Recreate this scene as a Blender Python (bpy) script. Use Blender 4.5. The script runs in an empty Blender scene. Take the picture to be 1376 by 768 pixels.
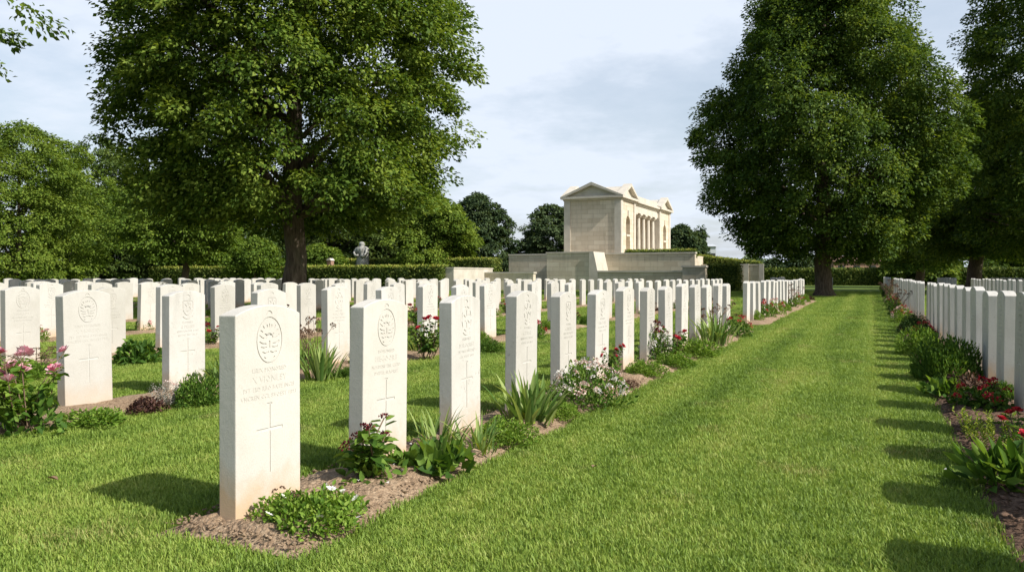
import bpy, bmesh, math, random
import numpy as np
from mathutils import Vector, Matrix, noise as mnoise

R = math.radians
SC = bpy.context.scene
COL = SC.collection
F, PX0, HY, H = 1070.0, 688.0, 370.0, 0.926
YAW = R(24.2)
CS, SN = math.cos(YAW), math.sin(YAW)

def at(px, d):                       # world x,y of a photo column at depth d
    lat = (px - PX0) / F * d
    return (lat * CS - d * SN, lat * SN + d * CS)
def gnd(px, py):                     # world x,y of a ground point seen at a photo pixel
    return at(px, F * H / (py - HY))
def proj(x, y, z=0.0):
    d = -SN * x + CS * y
    lat = CS * x + SN * y
    if d < 0.05: return None
    return (PX0 + F * lat / d, HY + F * (H - z) / d, d)
def hgt(py, d): return H - (py - HY) * d / F

# ------------------------------------------------------------------ scene objects
def link(o, parent=None):
    COL.objects.link(o)
    if parent is not None: o.parent = parent
    return o
def tag(o, label, cat, group=None):
    o['label'] = label; o['category'] = cat
    if group: o['group'] = group
    return o
def thing(name, label, cat, loc=(0, 0, 0), rz=0, group=None):
    o = bpy.data.objects.new(name, None)
    o.empty_display_size = 0.1
    link(o); o.location = loc; o.rotation_euler = (0, 0, rz)
    return tag(o, label, cat, group)
def mobj(name, me, parent=None, mat=None):
    o = bpy.data.objects.new(name, me)
    if mat is not None and not me.materials: me.materials.append(mat)
    return link(o, parent)
def struct(name, me, mat=None):
    o = mobj(name, me, None, mat); o['kind'] = 'structure'; return o
def copy_tree(o, parent=None):
    c = o.copy(); link(c)
    if parent is not None: c.parent = parent
    for ch in list(o.children):
        copy_tree(ch, c)
    return c

# ------------------------------------------------------------------ mesh helpers
def mesh_np(name, V, faces, rnd=None, smooth=False):
    """V (n,3); faces = (m,k) int array; rnd = per face value"""
    me = bpy.data.meshes.new(name)
    V = np.asarray(V, dtype=np.float32); faces = np.asarray(faces, dtype=np.int32)
    m, k = faces.shape
    me.vertices.add(len(V)); me.vertices.foreach_set('co', V.ravel())
    me.loops.add(m * k); me.loops.foreach_set('vertex_index', faces.ravel())
    me.polygons.add(m)
    me.polygons.foreach_set('loop_start', np.arange(0, m * k, k, dtype=np.int32))
    if smooth: me.polygons.foreach_set('use_smooth', np.ones(m, dtype=bool))
    if rnd is not None:
        a = me.attributes.new('rnd', 'FLOAT', 'FACE')
        a.data.foreach_set('value', np.asarray(rnd, dtype=np.float32))
    me.update(calc_edges=True)
    return me

class MB:
    def __init__(s): s.v = []; s.f = []; s.r = []
    def add(s, vs, fs, r=0.5):
        b = len(s.v); s.v.extend([tuple(p) for p in vs])
        for f in fs:
            s.f.append([i + b for i in f]); s.r.append(r)
    def box(s, x0, x1, y0, y1, z0, z1):
        s.add([(x0,y0,z0),(x1,y0,z0),(x1,y1,z0),(x0,y1,z0),(x0,y0,z1),(x1,y0,z1),(x1,y1,z1),(x0,y1,z1)],
              [(0,3,2,1),(4,5,6,7),(0,1,5,4),(1,2,6,5),(2,3,7,6),(3,0,4,7)])
    def prism(s, pts, axis, a0, a1):
        """2-D polygon extruded along an axis; pts are the other two coordinates in order"""
        n = len(pts)
        def P(p, a):
            return {'x': (a, p[0], p[1]), 'y': (p[0], a, p[1]), 'z': (p[0], p[1], a)}[axis]
        vs = [P(p, a0) for p in pts] + [P(p, a1) for p in pts]
        fs = [tuple(range(n - 1, -1, -1)), tuple(range(n, 2 * n))]
        fs += [(i, (i + 1) % n, n + (i + 1) % n, n + i) for i in range(n)]
        s.add(vs, fs)
    def tube(s, pts, rad, sides=8, cap=True, rnd=None):
        pts = [Vector(p) for p in pts]; b = []
        up = Vector((0, 0, 1))
        for i, p in enumerate(pts):
            t = (pts[min(i + 1, len(pts) - 1)] - pts[max(i - 1, 0)]).normalized()
            u = t.cross(up if abs(t.z) < .95 else Vector((1, 0, 0))).normalized(); w = t.cross(u)
            for k in range(sides):
                a = 2 * math.pi * k / sides
                rr = rad[i] * (1 + (rnd.uniform(-.12, .12) if rnd else 0))
                b.append(p + (u * math.cos(a) + w * math.sin(a)) * rr)
        fs = []
        for i in range(len(pts) - 1):
            for k in range(sides):
                fs.append((i*sides+k, i*sides+(k+1)%sides, (i+1)*sides+(k+1)%sides, (i+1)*sides+k))
        if cap: fs.append(tuple(range((len(pts)-1)*sides, len(pts)*sides)))
        s.add(b, fs)
    def lathe(s, prof, sides=12, c=(0, 0)):
        vs = []; fs = []
        for r, z in prof:
            for k in range(sides):
                a = 2*math.pi*k/sides; vs.append((c[0]+r*math.cos(a), c[1]+r*math.sin(a), z))
        for i in range(len(prof)-1):
            for k in range(sides):
                fs.append((i*sides+k, i*sides+(k+1)%sides, (i+1)*sides+(k+1)%sides, (i+1)*sides+k))
        fs.append(tuple(range((len(prof)-1)*sides, len(prof)*sides)))
        s.add(vs, fs)
    def mesh(s, name, smooth=False, fix=True):
        me = bpy.data.meshes.new(name); me.from_pydata(s.v, [], s.f)
        a = me.attributes.new('rnd', 'FLOAT', 'FACE'); a.data.foreach_set('value', s.r)
        if fix:
            bm = bmesh.new(); bm.from_mesh(me); bmesh.ops.recalc_face_normals(bm, faces=bm.faces); bm.to_mesh(me); bm.free()
        if smooth: me.polygons.foreach_set('use_smooth', [True]*len(me.polygons))
        me.update(); return me

def norm(a): return a / np.maximum(np.linalg.norm(a, axis=-1, keepdims=True), 1e-9)

def leaves4(P, D, N, L, W, rng, fold=.12, droop=.1):
    """diamond leaves, one folded quad each"""
    D = norm(D); S = norm(np.cross(D, N)); N = np.cross(S, D)
    L = L[:, None]; W = W[:, None]
    v0 = P; m = P + D * L * .45
    v1 = m + S * W * .5 + N * L * fold; v3 = m - S * W * .5 + N * L * fold
    v2 = P + D * L - N * L * droop
    V = np.stack([v0, v1, v2, v3], 1).reshape(-1, 3)
    n = len(P); Fa = np.arange(4 * n).reshape(n, 4)
    return V, Fa
def leaves6(P, D, N, L, W, fold=.1, droop=.12, wide=.5):
    """pointed leaves folded along the midrib, two quads each"""
    D = norm(D); S = norm(np.cross(D, N)); N = np.cross(S, D)
    L = L[:, None]; W = W[:, None]
    def pt(t, s, w): return P + D * L * t + S * W * s * .5 + N * (L * (fold * w - droop * t * t))
    vs = [pt(0, 0, 0), pt(.28, wide * 1.7, 1), pt(.65, wide * 1.6, 1), pt(1, 0, 0), pt(.65, -wide * 1.6, 1), pt(.28, -wide * 1.7, 1)]
    V = np.stack(vs, 1).reshape(-1, 3)
    n = len(P); b = np.arange(n)[:, None] * 6
    Fa = np.concatenate([b + np.array([[0, 1, 2, 3]]), b + np.array([[0, 3, 4, 5]])], 1).reshape(-1, 4)
    return V, Fa

# ------------------------------------------------------------------ materials
def newmat(name):
    m = bpy.data.materials.new(name); m.use_nodes = True
    nt = m.node_tree; nt.nodes.clear()
    out = nt.nodes.new('ShaderNodeOutputMaterial')
    return m, nt, out
def N_(nt, kind, **kw):
    n = nt.nodes.new(kind)
    for k, v in kw.items():
        if k.startswith('i_'):
            n.inputs[k[2:].replace('_', ' ')].default_value = v
        else: setattr(n, k, v)
    return n
def ramp(nt, stops, src=None):
    r = nt.nodes.new('ShaderNodeValToRGB'); e = r.color_ramp.elements
    while len(e) < len(stops): e.new(.5)
    for i, (p, c) in enumerate(stops):
        e[i].position = p; e[i].color = (c if len(c) == 4 else (*c, 1)) if hasattr(c, '__len__') else (c, c, c, 1)
    if src is not None: nt.links.new(src, r.inputs[0])
    return r.outputs[0]
def mix(nt, f, a, b, blend='MIX'):
    m = nt.nodes.new('ShaderNodeMix'); m.data_type = 'RGBA'; m.blend_type = blend
    for idx, v in ((0, f), (6, a), (7, b)):
        if hasattr(v, 'is_linked') or hasattr(v, 'links'): nt.links.new(v, m.inputs[idx])
        else: m.inputs[idx].default_value = v if idx == 0 else (*v[:3], 1)
    return m.outputs[2]
def math_(nt, op, a, b=None, clamp=False):
    m = nt.nodes.new('ShaderNodeMath'); m.operation = op; m.use_clamp = clamp
    for i, v in enumerate((a, b)):
        if v is None: continue
        if hasattr(v, 'links'): nt.links.new(v, m.inputs[i])
        else: m.inputs[i].default_value = v
    return m.outputs[0]
def noise_(nt, vec, scale, detail=4, rough=.55, out='Fac'):
    n = N_(nt, 'ShaderNodeTexNoise'); n.inputs['Scale'].default_value = scale
    n.inputs['Detail'].default_value = detail; n.inputs['Roughness'].default_value = rough
    if vec is not None: nt.links.new(vec, n.inputs['Vector'])
    return n.outputs[out]
def mapping(nt, vec, scale=(1, 1, 1), loc=(0, 0, 0)):
    m = nt.nodes.new('ShaderNodeMapping'); m.inputs['Scale'].default_value = scale; m.inputs['Location'].default_value = loc
    nt.links.new(vec, m.inputs['Vector']); return m.outputs[0]
def bump(nt, h, strength=.3, dist=.01):
    b = nt.nodes.new('ShaderNodeBump'); b.inputs['Strength'].default_value = strength; b.inputs['Distance'].default_value = dist
    nt.links.new(h, b.inputs['Height']); return b.outputs[0]
def finish(nt, out, col, rough=.8, nrm=None, spec=.3):
    p = nt.nodes.new('ShaderNodeBsdfPrincipled'); p.inputs['Roughness'].default_value = rough
    p.inputs['Specular IOR Level'].default_value = spec
    if hasattr(col, 'links'): nt.links.new(col, p.inputs['Base Color'])
    else: p.inputs['Base Color'].default_value = (*col, 1)
    if nrm is not None: nt.links.new(nrm, p.inputs['Normal'])
    nt.links.new(p.outputs[0], out.inputs[0]); return p

def leaf_mat(name, stops, trans=.3, tcol=None, rough=.6, spec=.13, pos_scale=None):
    """leaves: per-leaf colour variation, light coming through"""
    m, nt, out = newmat(name)
    a = N_(nt, 'ShaderNodeAttribute', attribute_name='rnd')
    f = a.outputs['Fac']
    oi = N_(nt, 'ShaderNodeObjectInfo')
    f = math_(nt, 'ADD', f, math_(nt, 'MULTIPLY', math_(nt, 'SUBTRACT', oi.outputs['Random'], .5), .25))
    if pos_scale:
        g = N_(nt, 'ShaderNodeNewGeometry')
        nz = noise_(nt, g.outputs['Position'], pos_scale, 2)
        f = math_(nt, 'ADD', f, math_(nt, 'MULTIPLY', math_(nt, 'SUBTRACT', nz, .5), .9))
    c = ramp(nt, stops, f)
    p = nt.nodes.new('ShaderNodeBsdfPrincipled'); p.inputs['Roughness'].default_value = rough
    p.inputs['Specular IOR Level'].default_value = spec
    nt.links.new(c, p.inputs['Base Color'])
    t = nt.nodes.new('ShaderNodeBsdfTranslucent')
    tc = mix(nt, 1.0, c, tcol or (1.6, 1.5, .7), 'MULTIPLY')
    nt.links.new(tc, t.inputs['Color'])
    ms = nt.nodes.new('ShaderNodeMixShader'); ms.inputs[0].default_value = trans
    nt.links.new(p.outputs[0], ms.inputs[1]); nt.links.new(t.outputs[0], ms.inputs[2])
    nt.links.new(ms.outputs[0], out.inputs[0])
    return m

M = {}
def build_materials():
    # headstone
    m, nt, out = newmat('portland_stone')
    tc = N_(nt, 'ShaderNodeTexCoord'); oi = N_(nt, 'ShaderNodeObjectInfo')
    ofs = N_(nt, 'ShaderNodeVectorMath', operation='MULTIPLY_ADD')
    nt.links.new(tc.outputs['Object'], ofs.inputs[0]); ofs.inputs[1].default_value = (1, 1, 1)
    cmb = N_(nt, 'ShaderNodeCombineXYZ'); rr = math_(nt, 'MULTIPLY', oi.outputs['Random'], 37.0)
    nt.links.new(rr, cmb.inputs[0]); nt.links.new(rr, cmb.inputs[1]); nt.links.new(cmb.outputs[0], ofs.inputs[2])
    V = ofs.outputs[0]
    big = noise_(nt, V, 3.5, 5, .6)
    col = ramp(nt, [(.3, (.45, .43, .385)), (.55, (.52, .503, .46)), (.8, (.55, .535, .50))], big)
    fine = noise_(nt, V, 160, 3, .7)
    col = mix(nt, .25, col, ramp(nt, [(.3, (.36, .34, .30)), (.6, (.60, .58, .54))], fine))
    tone = ramp(nt, [(0, (.86, .85, .82)), (.4, (1, 1, 1)), (1, (1, .985, .95))], oi.outputs['Random'])
    col = mix(nt, 1.0, col, tone, 'MULTIPLY')
    sep = N_(nt, 'ShaderNodeSeparateXYZ'); nt.links.new(tc.outputs['Object'], sep.inputs[0])
    z = sep.outputs[2]
    # soil splash at the foot, uneven
    wz = math_(nt, 'ADD', z, math_(nt, 'MULTIPLY', math_(nt, 'SUBTRACT', noise_(nt, V, 7, 5, .65), .5), .34))
    sn = N_(nt, 'ShaderNodeSeparateXYZ'); nt.links.new(tc.outputs['Normal'], sn.inputs[0])
    endf = math_(nt, 'GREATER_THAN', math_(nt, 'ABSOLUTE', sn.outputs[1]), .6)
    wz = math_(nt, 'SUBTRACT', wz, math_(nt, 'MULTIPLY', endf, .07))
    foot = ramp(nt, [(.03, .85), (.10, .42), (.2, 0)], wz)
    foot = math_(nt, 'MULTIPLY', foot, ramp(nt, [(.1, .45), (.8, 1)], oi.outputs['Random']))
    col = mix(nt, foot, col, (.52, .36, .215))
    # streaks and grey growth near the top edge
    st = noise_(nt, mapping(nt, V, (9, 9, 1.2)), 3, 5, .6)
    top = ramp(nt, [(.45, 0), (.82, 1)], z)
    wr = ramp(nt, [(.15, .25), (.55, .6), (.95, 1)], math_(nt, 'FRACT', math_(nt, 'MULTIPLY', oi.outputs['Random'], 7.31)))
    gl = math_(nt, 'MULTIPLY', math_(nt, 'MULTIPLY', ramp(nt, [(.44, 0), (.64, .75)], st), top), wr)
    col = mix(nt, gl, col, (.40, .385, .345))
    sp = noise_(nt, V, 42, 4, .7)
    spm = math_(nt, 'MULTIPLY', ramp(nt, [(.60, 0), (.70, .8)], sp), ramp(nt, [(.42, 0), (.62, 1)], noise_(nt, V, 2.2, 2)))
    col = mix(nt, math_(nt, 'MULTIPLY', spm, wr), col, (.24, .235, .20))
    gr_ = math_(nt, 'MULTIPLY', math_(nt, 'MULTIPLY', ramp(nt, [(.5, 0), (.72, .45)], noise_(nt, mapping(nt, V, (3, 3, 2)), 2.6, 6, .7)), ramp(nt, [(.0, 1), (.35, 0)], z)), wr)
    col = mix(nt, gr_, col, (.30, .29, .19))
    b = bump(nt, math_(nt, 'ADD', math_(nt, 'MULTIPLY', fine, .5), noise_(nt, V, 30, 4, .7)), .32, .004)
    finish(nt, out, col, .85, b, .2); M['stone'] = m

    # memorial ashlar
    m, nt, out = newmat('coursed_limestone')
    tc = N_(nt, 'ShaderNodeTexCoord'); g = N_(nt, 'ShaderNodeNewGeometry')
    sep = N_(nt, 'ShaderNodeSeparateXYZ'); nt.links.new(g.outputs['Position'], sep.inputs[0])
    cmb = N_(nt, 'ShaderNodeCombineXYZ')
    nt.links.new(math_(nt, 'ADD', sep.outputs[0], sep.outputs[1]), cmb.inputs[0]); nt.links.new(sep.outputs[2], cmb.inputs[1])
    br = N_(nt, 'ShaderNodeTexBrick'); nt.links.new(cmb.outputs[0], br.inputs['Vector'])
    br.inputs['Scale'].default_value = 1; br.inputs['Brick Width'].default_value = .85; br.inputs['Row Height'].default_value = .3
    br.inputs['Mortar Size'].default_value = .012; br.inputs['Color1'].default_value = (.66, .585, .46, 1)
    br.inputs['Color2'].default_value = (.50, .425, .315, 1); br.inputs['Mortar'].default_value = (.38, .31, .22, 1)
    nz = noise_(nt, g.outputs['Position'], 1.3, 6, .65)
    col = mix(nt, .3, br.outputs['Color'], ramp(nt, [(.3, (.47, .385, .28)), (.55, (.62, .535, .41)), (.75, (.68, .61, .49))], nz))
    str_ = noise_(nt, mapping(nt, g.outputs['Position'], (4, 4, .5)), 1.2, 5, .6)
    col = mix(nt, ramp(nt, [(.52, 0), (.75, .45)], str_), col, (.30, .26, .20))
    finish(nt, out, col, .85, bump(nt, math_(nt, 'ADD', nz, br.outputs['Fac']), .3, .02), .2); M['ashlar'] = m
    m, nt, out = newmat('pale_coping_stone')
    g = N_(nt, 'ShaderNodeNewGeometry'); nz = noise_(nt, g.outputs['Position'], 2, 6, .65)
    finish(nt, out, ramp(nt, [(.3, (.46, .415, .34)), (.7, (.59, .545, .46))], nz), .85, bump(nt, nz, .3, .02), .2); M['coping'] = m
    m, nt, out = newmat('lead_roof')
    g = N_(nt, 'ShaderNodeNewGeometry'); nz = noise_(nt, g.outputs['Position'], 2, 6, .65)
    finish(nt, out, ramp(nt, [(.3, (.36, .36, .33)), (.7, (.56, .54, .48))], nz), .7, None, .3); M['roof'] = m

    # bark
    m, nt, out = newmat('tree_bark')
    tc = N_(nt, 'ShaderNodeTexCoord')
    v = mapping(nt, tc.outputs['Object'], (6, 6, 1.1))
    n1 = noise_(nt, v, 3, 8, .7); n2 = noise_(nt, tc.outputs['Object'], 2, 3)
    col = ramp(nt, [(.3, (.035, .024, .018)), (.52, (.11, .082, .06)), (.75, (.20, .155, .115))], n1)
    col = mix(nt, ramp(nt, [(.5, 0), (.7, .5)], n2), col, (.10, .105, .06))
    finish(nt, out, col, .9, bump(nt, n1, .9, .05), .15); M['bark'] = m
    m, nt, out = newmat('green_stem'); finish(nt, out, (.10, .14, .04), .6); M['stem'] = m
    m, nt, out = newmat('woody_stem'); finish(nt, out, (.13, .085, .05), .7); M['wood'] = m

    # soil
    def soil(name, stops, sc):
        m, nt, out = newmat(name); g = N_(nt, 'ShaderNodeNewGeometry')
        P = g.outputs['Position']
        n1 = noise_(nt, P, 38 * sc, 6, .7); n2 = noise_(nt, P, 2.3, 3); n3 = noise_(nt, P, 130 * sc, 3, .7)
        c = ramp(nt, stops, math_(nt, 'ADD', math_(nt, 'MULTIPLY', n1, .65), math_(nt, 'MULTIPLY', n2, .35)))
        c = mix(nt, ramp(nt, [(.56, 0), (.68, .7)], n3), c, tuple(x * 1.45 for x in stops[-1][1]))
        vor = N_(nt, 'ShaderNodeTexVoronoi'); vor.inputs['Scale'].default_value = 55 * sc; nt.links.new(P, vor.inputs['Vector'])
        h = math_(nt, 'ADD', math_(nt, 'MULTIPLY', vor.outputs['Distance'], -.8), n1)
        finish(nt, out, c, .95, bump(nt, h, .9, .02), .1); return m
    M['soil'] = soil('dry_soil', [(.34, (.135, .088, .054)), (.5, (.28, .195, .124)), (.66, (.41, .31, .205))], 1)
    M['mulch'] = soil('bark_mulch_soil', [(.34, (.055, .033, .022)), (.5, (.12, .075, .05)), (.66, (.22, .145, .1))], .7)
    # lawn ground under the blades
    m, nt, out = newmat('lawn_ground'); g = N_(nt, 'ShaderNodeNewGeometry'); P = g.outputs['Position']
    n1 = noise_(nt, P, .5, 5, .6); n2 = noise_(nt, P, 30, 4, .7)
    c = ramp(nt, [(.3, (.075, .12, .018)), (.6, (.12, .17, .028)), (.8, (.16, .20, .045))], n1)
    c = mix(nt, .4, c, ramp(nt, [(.35, (.03, .05, .01)), (.65, (.12, .17, .035))], n2))
    finish(nt, out, c, .95, bump(nt, n2, .7, .03), .1); M['ground'] = m
    # grass blades
    m, nt, out = newmat('grass_blades'); g = N_(nt, 'ShaderNodeNewGeometry'); P = g.outputs['Position']
    oi = N_(nt, 'ShaderNodeObjectInfo'); at_ = N_(nt, 'ShaderNodeAttribute', attribute_name='rnd')
    n1 = noise_(nt, P, .9, 4, .6); n2 = noise_(nt, P, 7, 4, .65)
    sx_ = N_(nt, 'ShaderNodeSeparateXYZ'); nt.links.new(P, sx_.inputs[0])
    band = math_(nt, 'SINE', math_(nt, 'ADD', math_(nt, 'MULTIPLY', sx_.outputs[0], 8.6), math_(nt, 'MULTIPLY', noise_(nt, P, .35, 2), 2.5)))
    stripe = math_(nt, 'ADD', math_(nt, 'MULTIPLY', band, .12), noise_(nt, mapping(nt, P, (2.4, .10, 1)), 1, 2))
    f = math_(nt, 'ADD', math_(nt, 'MULTIPLY', n1, .42), math_(nt, 'MULTIPLY', n2, .42))
    f = math_(nt, 'ADD', f, math_(nt, 'MULTIPLY', at_.outputs['Fac'], .28))
    f = math_(nt, 'ADD', f, math_(nt, 'MULTIPLY', math_(nt, 'SUBTRACT', stripe, .5), .5))
    c = ramp(nt, [(.30, (.082, .145, .018)), (.5, (.182, .278, .041)), (.68, (.28, .365, .065)), (.9, (.42, .42, .13))], f)
    dry = math_(nt, 'MULTIPLY', ramp(nt, [(.58, 0), (.70, .8)], noise_(nt, P, 1.7, 4, .6)), ramp(nt, [(.4, 0), (.7, 1)], at_.outputs['Fac']))
    c = mix(nt, dry, c, (.40, .33, .14))
    p = nt.nodes.new('ShaderNodeBsdfPrincipled'); p.inputs['Roughness'].default_value = .55; p.inputs['Specular IOR Level'].default_value = .25
    nt.links.new(c, p.inputs['Base Color'])
    t = nt.nodes.new('ShaderNodeBsdfTranslucent'); nt.links.new(mix(nt, 1, c, (1.35, 1.3, .8), 'MULTIPLY'), t.inputs['Color'])
    ms = nt.nodes.new('ShaderNodeMixShader'); ms.inputs[0].default_value = .3
    nt.links.new(p.outputs[0], ms.inputs[1]); nt.links.new(t.outputs[0], ms.inputs[2]); nt.links.new(ms.outputs[0], out.inputs[0])
    M['grass'] = m
    # leaves
    G = lambda a, b, c: [(.15, a), (.5, b), (.9, c)]
    M['lime'] = leaf_mat('lime_tree_leaves', G((.032, .066, .010), (.084, .142, .019), (.20, .26, .042)), .3, pos_scale=.9)
    M['lime_dark'] = leaf_mat('dark_lime_leaves', G((.036, .072, .012), (.092, .148, .022), (.20, .255, .042)), .3, pos_scale=.9)
    M['bright'] = leaf_mat('bright_green_leaves', G((.055, .098, .013), (.105, .168, .022), (.18, .24, .036)), .3, pos_scale=.7)
    M['wood_green'] = leaf_mat('woodland_leaves', G((.036, .066, .016), (.070, .112, .026), (.125, .17, .042)), .26, pos_scale=.5)
    M['far_green'] = leaf_mat('distant_leaves', G((.030, .055, .024), (.055, .088, .036), (.10, .135, .055)), .22, pos_scale=.5)
    M['hedge'] = leaf_mat('hedge_leaves', G((.045, .078, .015), (.10, .145, .026), (.21, .24, .055)), .22, pos_scale=1.5)
    M['hedge_lit_top'] = leaf_mat('sunlit_hedge_leaves', G((.16, .21, .03), (.26, .32, .05), (.38, .36, .09)), .2, pos_scale=1.5)  # sunlight on the hedge tops, painted as a lighter leaf colour
    M['fresh'] = leaf_mat('fresh_plant_leaves', G((.075, .15, .016), (.14, .24, .028), (.24, .34, .06)), .32)
    M['mid'] = leaf_mat('plant_leaves', G((.038, .088, .013), (.08, .16, .022), (.15, .24, .04)), .28)
    M['deep'] = leaf_mat('dark_plant_leaves', G((.018, .046, .011), (.042, .088, .02), (.09, .15, .036)), .2, rough=.5)
    M['iris'] = leaf_mat('sword_leaves', G((.085, .16, .035), (.17, .26, .065), (.30, .37, .12)), .3, rough=.45)
    M['yellowgreen'] = leaf_mat('yellow_green_leaves', G((.10, .16, .02), (.19, .25, .03), (.30, .34, .06)), .3)
    M['burgundy'] = leaf_mat('burgundy_leaves', G((.03, .016, .014), (.075, .035, .028), (.14, .075, .05)), .2, (1.4, .9, .7))
    M['brown'] = leaf_mat('dry_brown_leaves', G((.06, .035, .022), (.14, .08, .05), (.25, .16, .1)), .15, (1.2, 1, .8))
    M['silver'] = leaf_mat('silvery_leaves', G((.16, .17, .14), (.28, .28, .23), (.42, .38, .33)), .15, (1, 1, 1))
    P3 = lambda a, b, c: [(.1, a), (.5, b), (.9, c)]
    M['white'] = leaf_mat('white_petals', P3((.55, .50, .42), (.76, .72, .66), (.82, .80, .78)), .2, (1, 1, 1), .6)
    M['blush'] = leaf_mat('blush_petals', P3((.56, .33, .27), (.72, .56, .48), (.80, .72, .66)), .2, (1, 1, 1), .6)
    M['pink'] = leaf_mat('pink_petals', P3((.55, .14, .2), (.70, .30, .36), (.80, .55, .58)), .2, (1, 1, 1), .6)
    M['red'] = leaf_mat('red_petals', P3((.22, .008, .018), (.48, .018, .035), (.68, .08, .10)), .22, (1, 1, 1), .6)
    M['maroon'] = leaf_mat('maroon_petals', P3((.05, .008, .012), (.12, .016, .022), (.24, .05, .05)), .2, (1, 1, 1), .6)
    m, nt, out = newmat('brick_wall'); g = N_(nt, 'ShaderNodeNewGeometry')
    nz = noise_(nt, g.outputs['Position'], 3, 6, .7)
    finish(nt, out, ramp(nt, [(.3, (.20, .11, .075)), (.7, (.34, .21, .15))], nz), .9); M['brick'] = m
    m, nt, out = newmat('roof_tiles'); finish(nt, out, (.30, .23, .18), .85); M['tiles'] = m
    m, nt, out = newmat('grey_render'); finish(nt, out, (.42, .44, .46), .85); M['render'] = m
    m, nt, out = newmat('white_paint'); finish(nt, out, (.78, .78, .77), .6); M['paint'] = m
    m, nt, out = newmat('window_glass'); finish(nt, out, (.03, .035, .04), .1, None, .5); M['glass'] = m
    m, nt, out = newmat('weathered_statue'); tc = N_(nt, 'ShaderNodeTexCoord')
    nz = noise_(nt, tc.outputs['Object'], 5, 7, .7)
    finish(nt, out, ramp(nt, [(.35, (.09, .085, .075)), (.5, (.33, .32, .285)), (.75, (.52, .505, .46))], nz), .9, bump(nt, nz, .8, .05), .1); M['statue'] = m
build_materials()

# ------------------------------------------------------------------ camera, light, sky
cam = bpy.data.cameras.new('camera'); co = link(bpy.data.objects.new('camera', cam))
co.location = (0, 0, H); co.rotation_euler = (R(90), 0, YAW)
cam.sensor_width = 36; cam.sensor_fit = 'HORIZONTAL'; cam.lens = 36 * F / 1376; cam.shift_y = -14 / 1376
cam.clip_start = .05; cam.clip_end = 3000
SC.camera = co
EL, AZ = R(42.5), R(-6)          # sun: to the right (+X), a touch behind the camera
sdir = Vector((math.cos(EL) * math.cos(AZ), math.cos(EL) * math.sin(AZ), math.sin(EL)))
sl = bpy.data.lights.new('sun', 'SUN'); sl.energy = 4.3; sl.angle = R(.6); sl.color = (1, .965, .905)
so = link(bpy.data.objects.new('sun', sl)); so.rotation_euler = sdir.to_track_quat('Z', 'Y').to_euler(); so.location = (20, 0, 30)

w = bpy.data.worlds.new('World'); SC.world = w; w.use_nodes = True
nt = w.node_tree; nt.nodes.clear()
sky = nt.nodes.new('ShaderNodeTexSky'); sky.sky_type = 'NISHITA'; sky.sun_disc = False
sky.sun_elevation = EL; sky.sun_rotation = R(90) - AZ; sky.air_density = 1.2; sky.dust_density = 2.2; sky.ozone_density = 1.0
tc = nt.nodes.new('ShaderNodeTexCoord')
sep = nt.nodes.new('ShaderNodeSeparateXYZ'); nt.links.new(tc.outputs['Generated'], sep.inputs[0])
zz = math_(nt, 'ADD', math_(nt, 'MAXIMUM', sep.outputs[2], 0.0), .16)
cmb = nt.nodes.new('ShaderNodeCombineXYZ')
nt.links.new(math_(nt, 'DIVIDE', sep.outputs[0], zz), cmb.inputs[0]); nt.links.new(math_(nt, 'DIVIDE', sep.outputs[1], zz), cmb.inputs[1])
cn = noise_(nt, mapping(nt, cmb.outputs[0], (1, 1, 1), (3.1, 1.7, 0)), 1.25, 9, .6)
cn2 = noise_(nt, mapping(nt, cmb.outputs[0], (1, 1, 1), (7.7, 4.2, 0)), .55, 3, .5)
cl = math_(nt, 'ADD', math_(nt, 'MULTIPLY', cn, .65), math_(nt, 'MULTIPLY', cn2, .45))
cf = ramp(nt, [(.42, .42), (.53, .62), (.62, 1)], cl)
cf = math_(nt, 'MULTIPLY', cf, ramp(nt, [(0, 1.0), (.35, .95), (.8, .45)], sep.outputs[2]))
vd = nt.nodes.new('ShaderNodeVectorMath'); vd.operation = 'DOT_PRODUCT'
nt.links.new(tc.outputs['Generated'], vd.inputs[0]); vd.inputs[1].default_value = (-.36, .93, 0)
cf = math_(nt, 'MULTIPLY', cf, ramp(nt, [(0, .28), (.48, .2), (.78, 1)], vd.outputs['Value']))  # clouds thinned outside the view so shaded stone faces stay darker
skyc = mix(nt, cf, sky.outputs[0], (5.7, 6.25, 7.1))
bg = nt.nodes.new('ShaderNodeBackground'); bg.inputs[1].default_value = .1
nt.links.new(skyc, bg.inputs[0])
wo = nt.nodes.new('ShaderNodeOutputWorld'); nt.links.new(bg.outputs[0], wo.inputs[0])
SC.view_settings.view_transform = 'Standard'; SC.view_settings.look = 'None'
SC.view_settings.exposure = 0.55; SC.view_settings.gamma = 1; SC.view_settings.use_curve_mapping = False
SC.render.engine = 'CYCLES'
SC.cycles.max_bounces = 8; SC.cycles.diffuse_bounces = 4; SC.cycles.transmission_bounces = 6; SC.cycles.transparent_max_bounces = 4
SC.cycles.use_denoising = True

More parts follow.
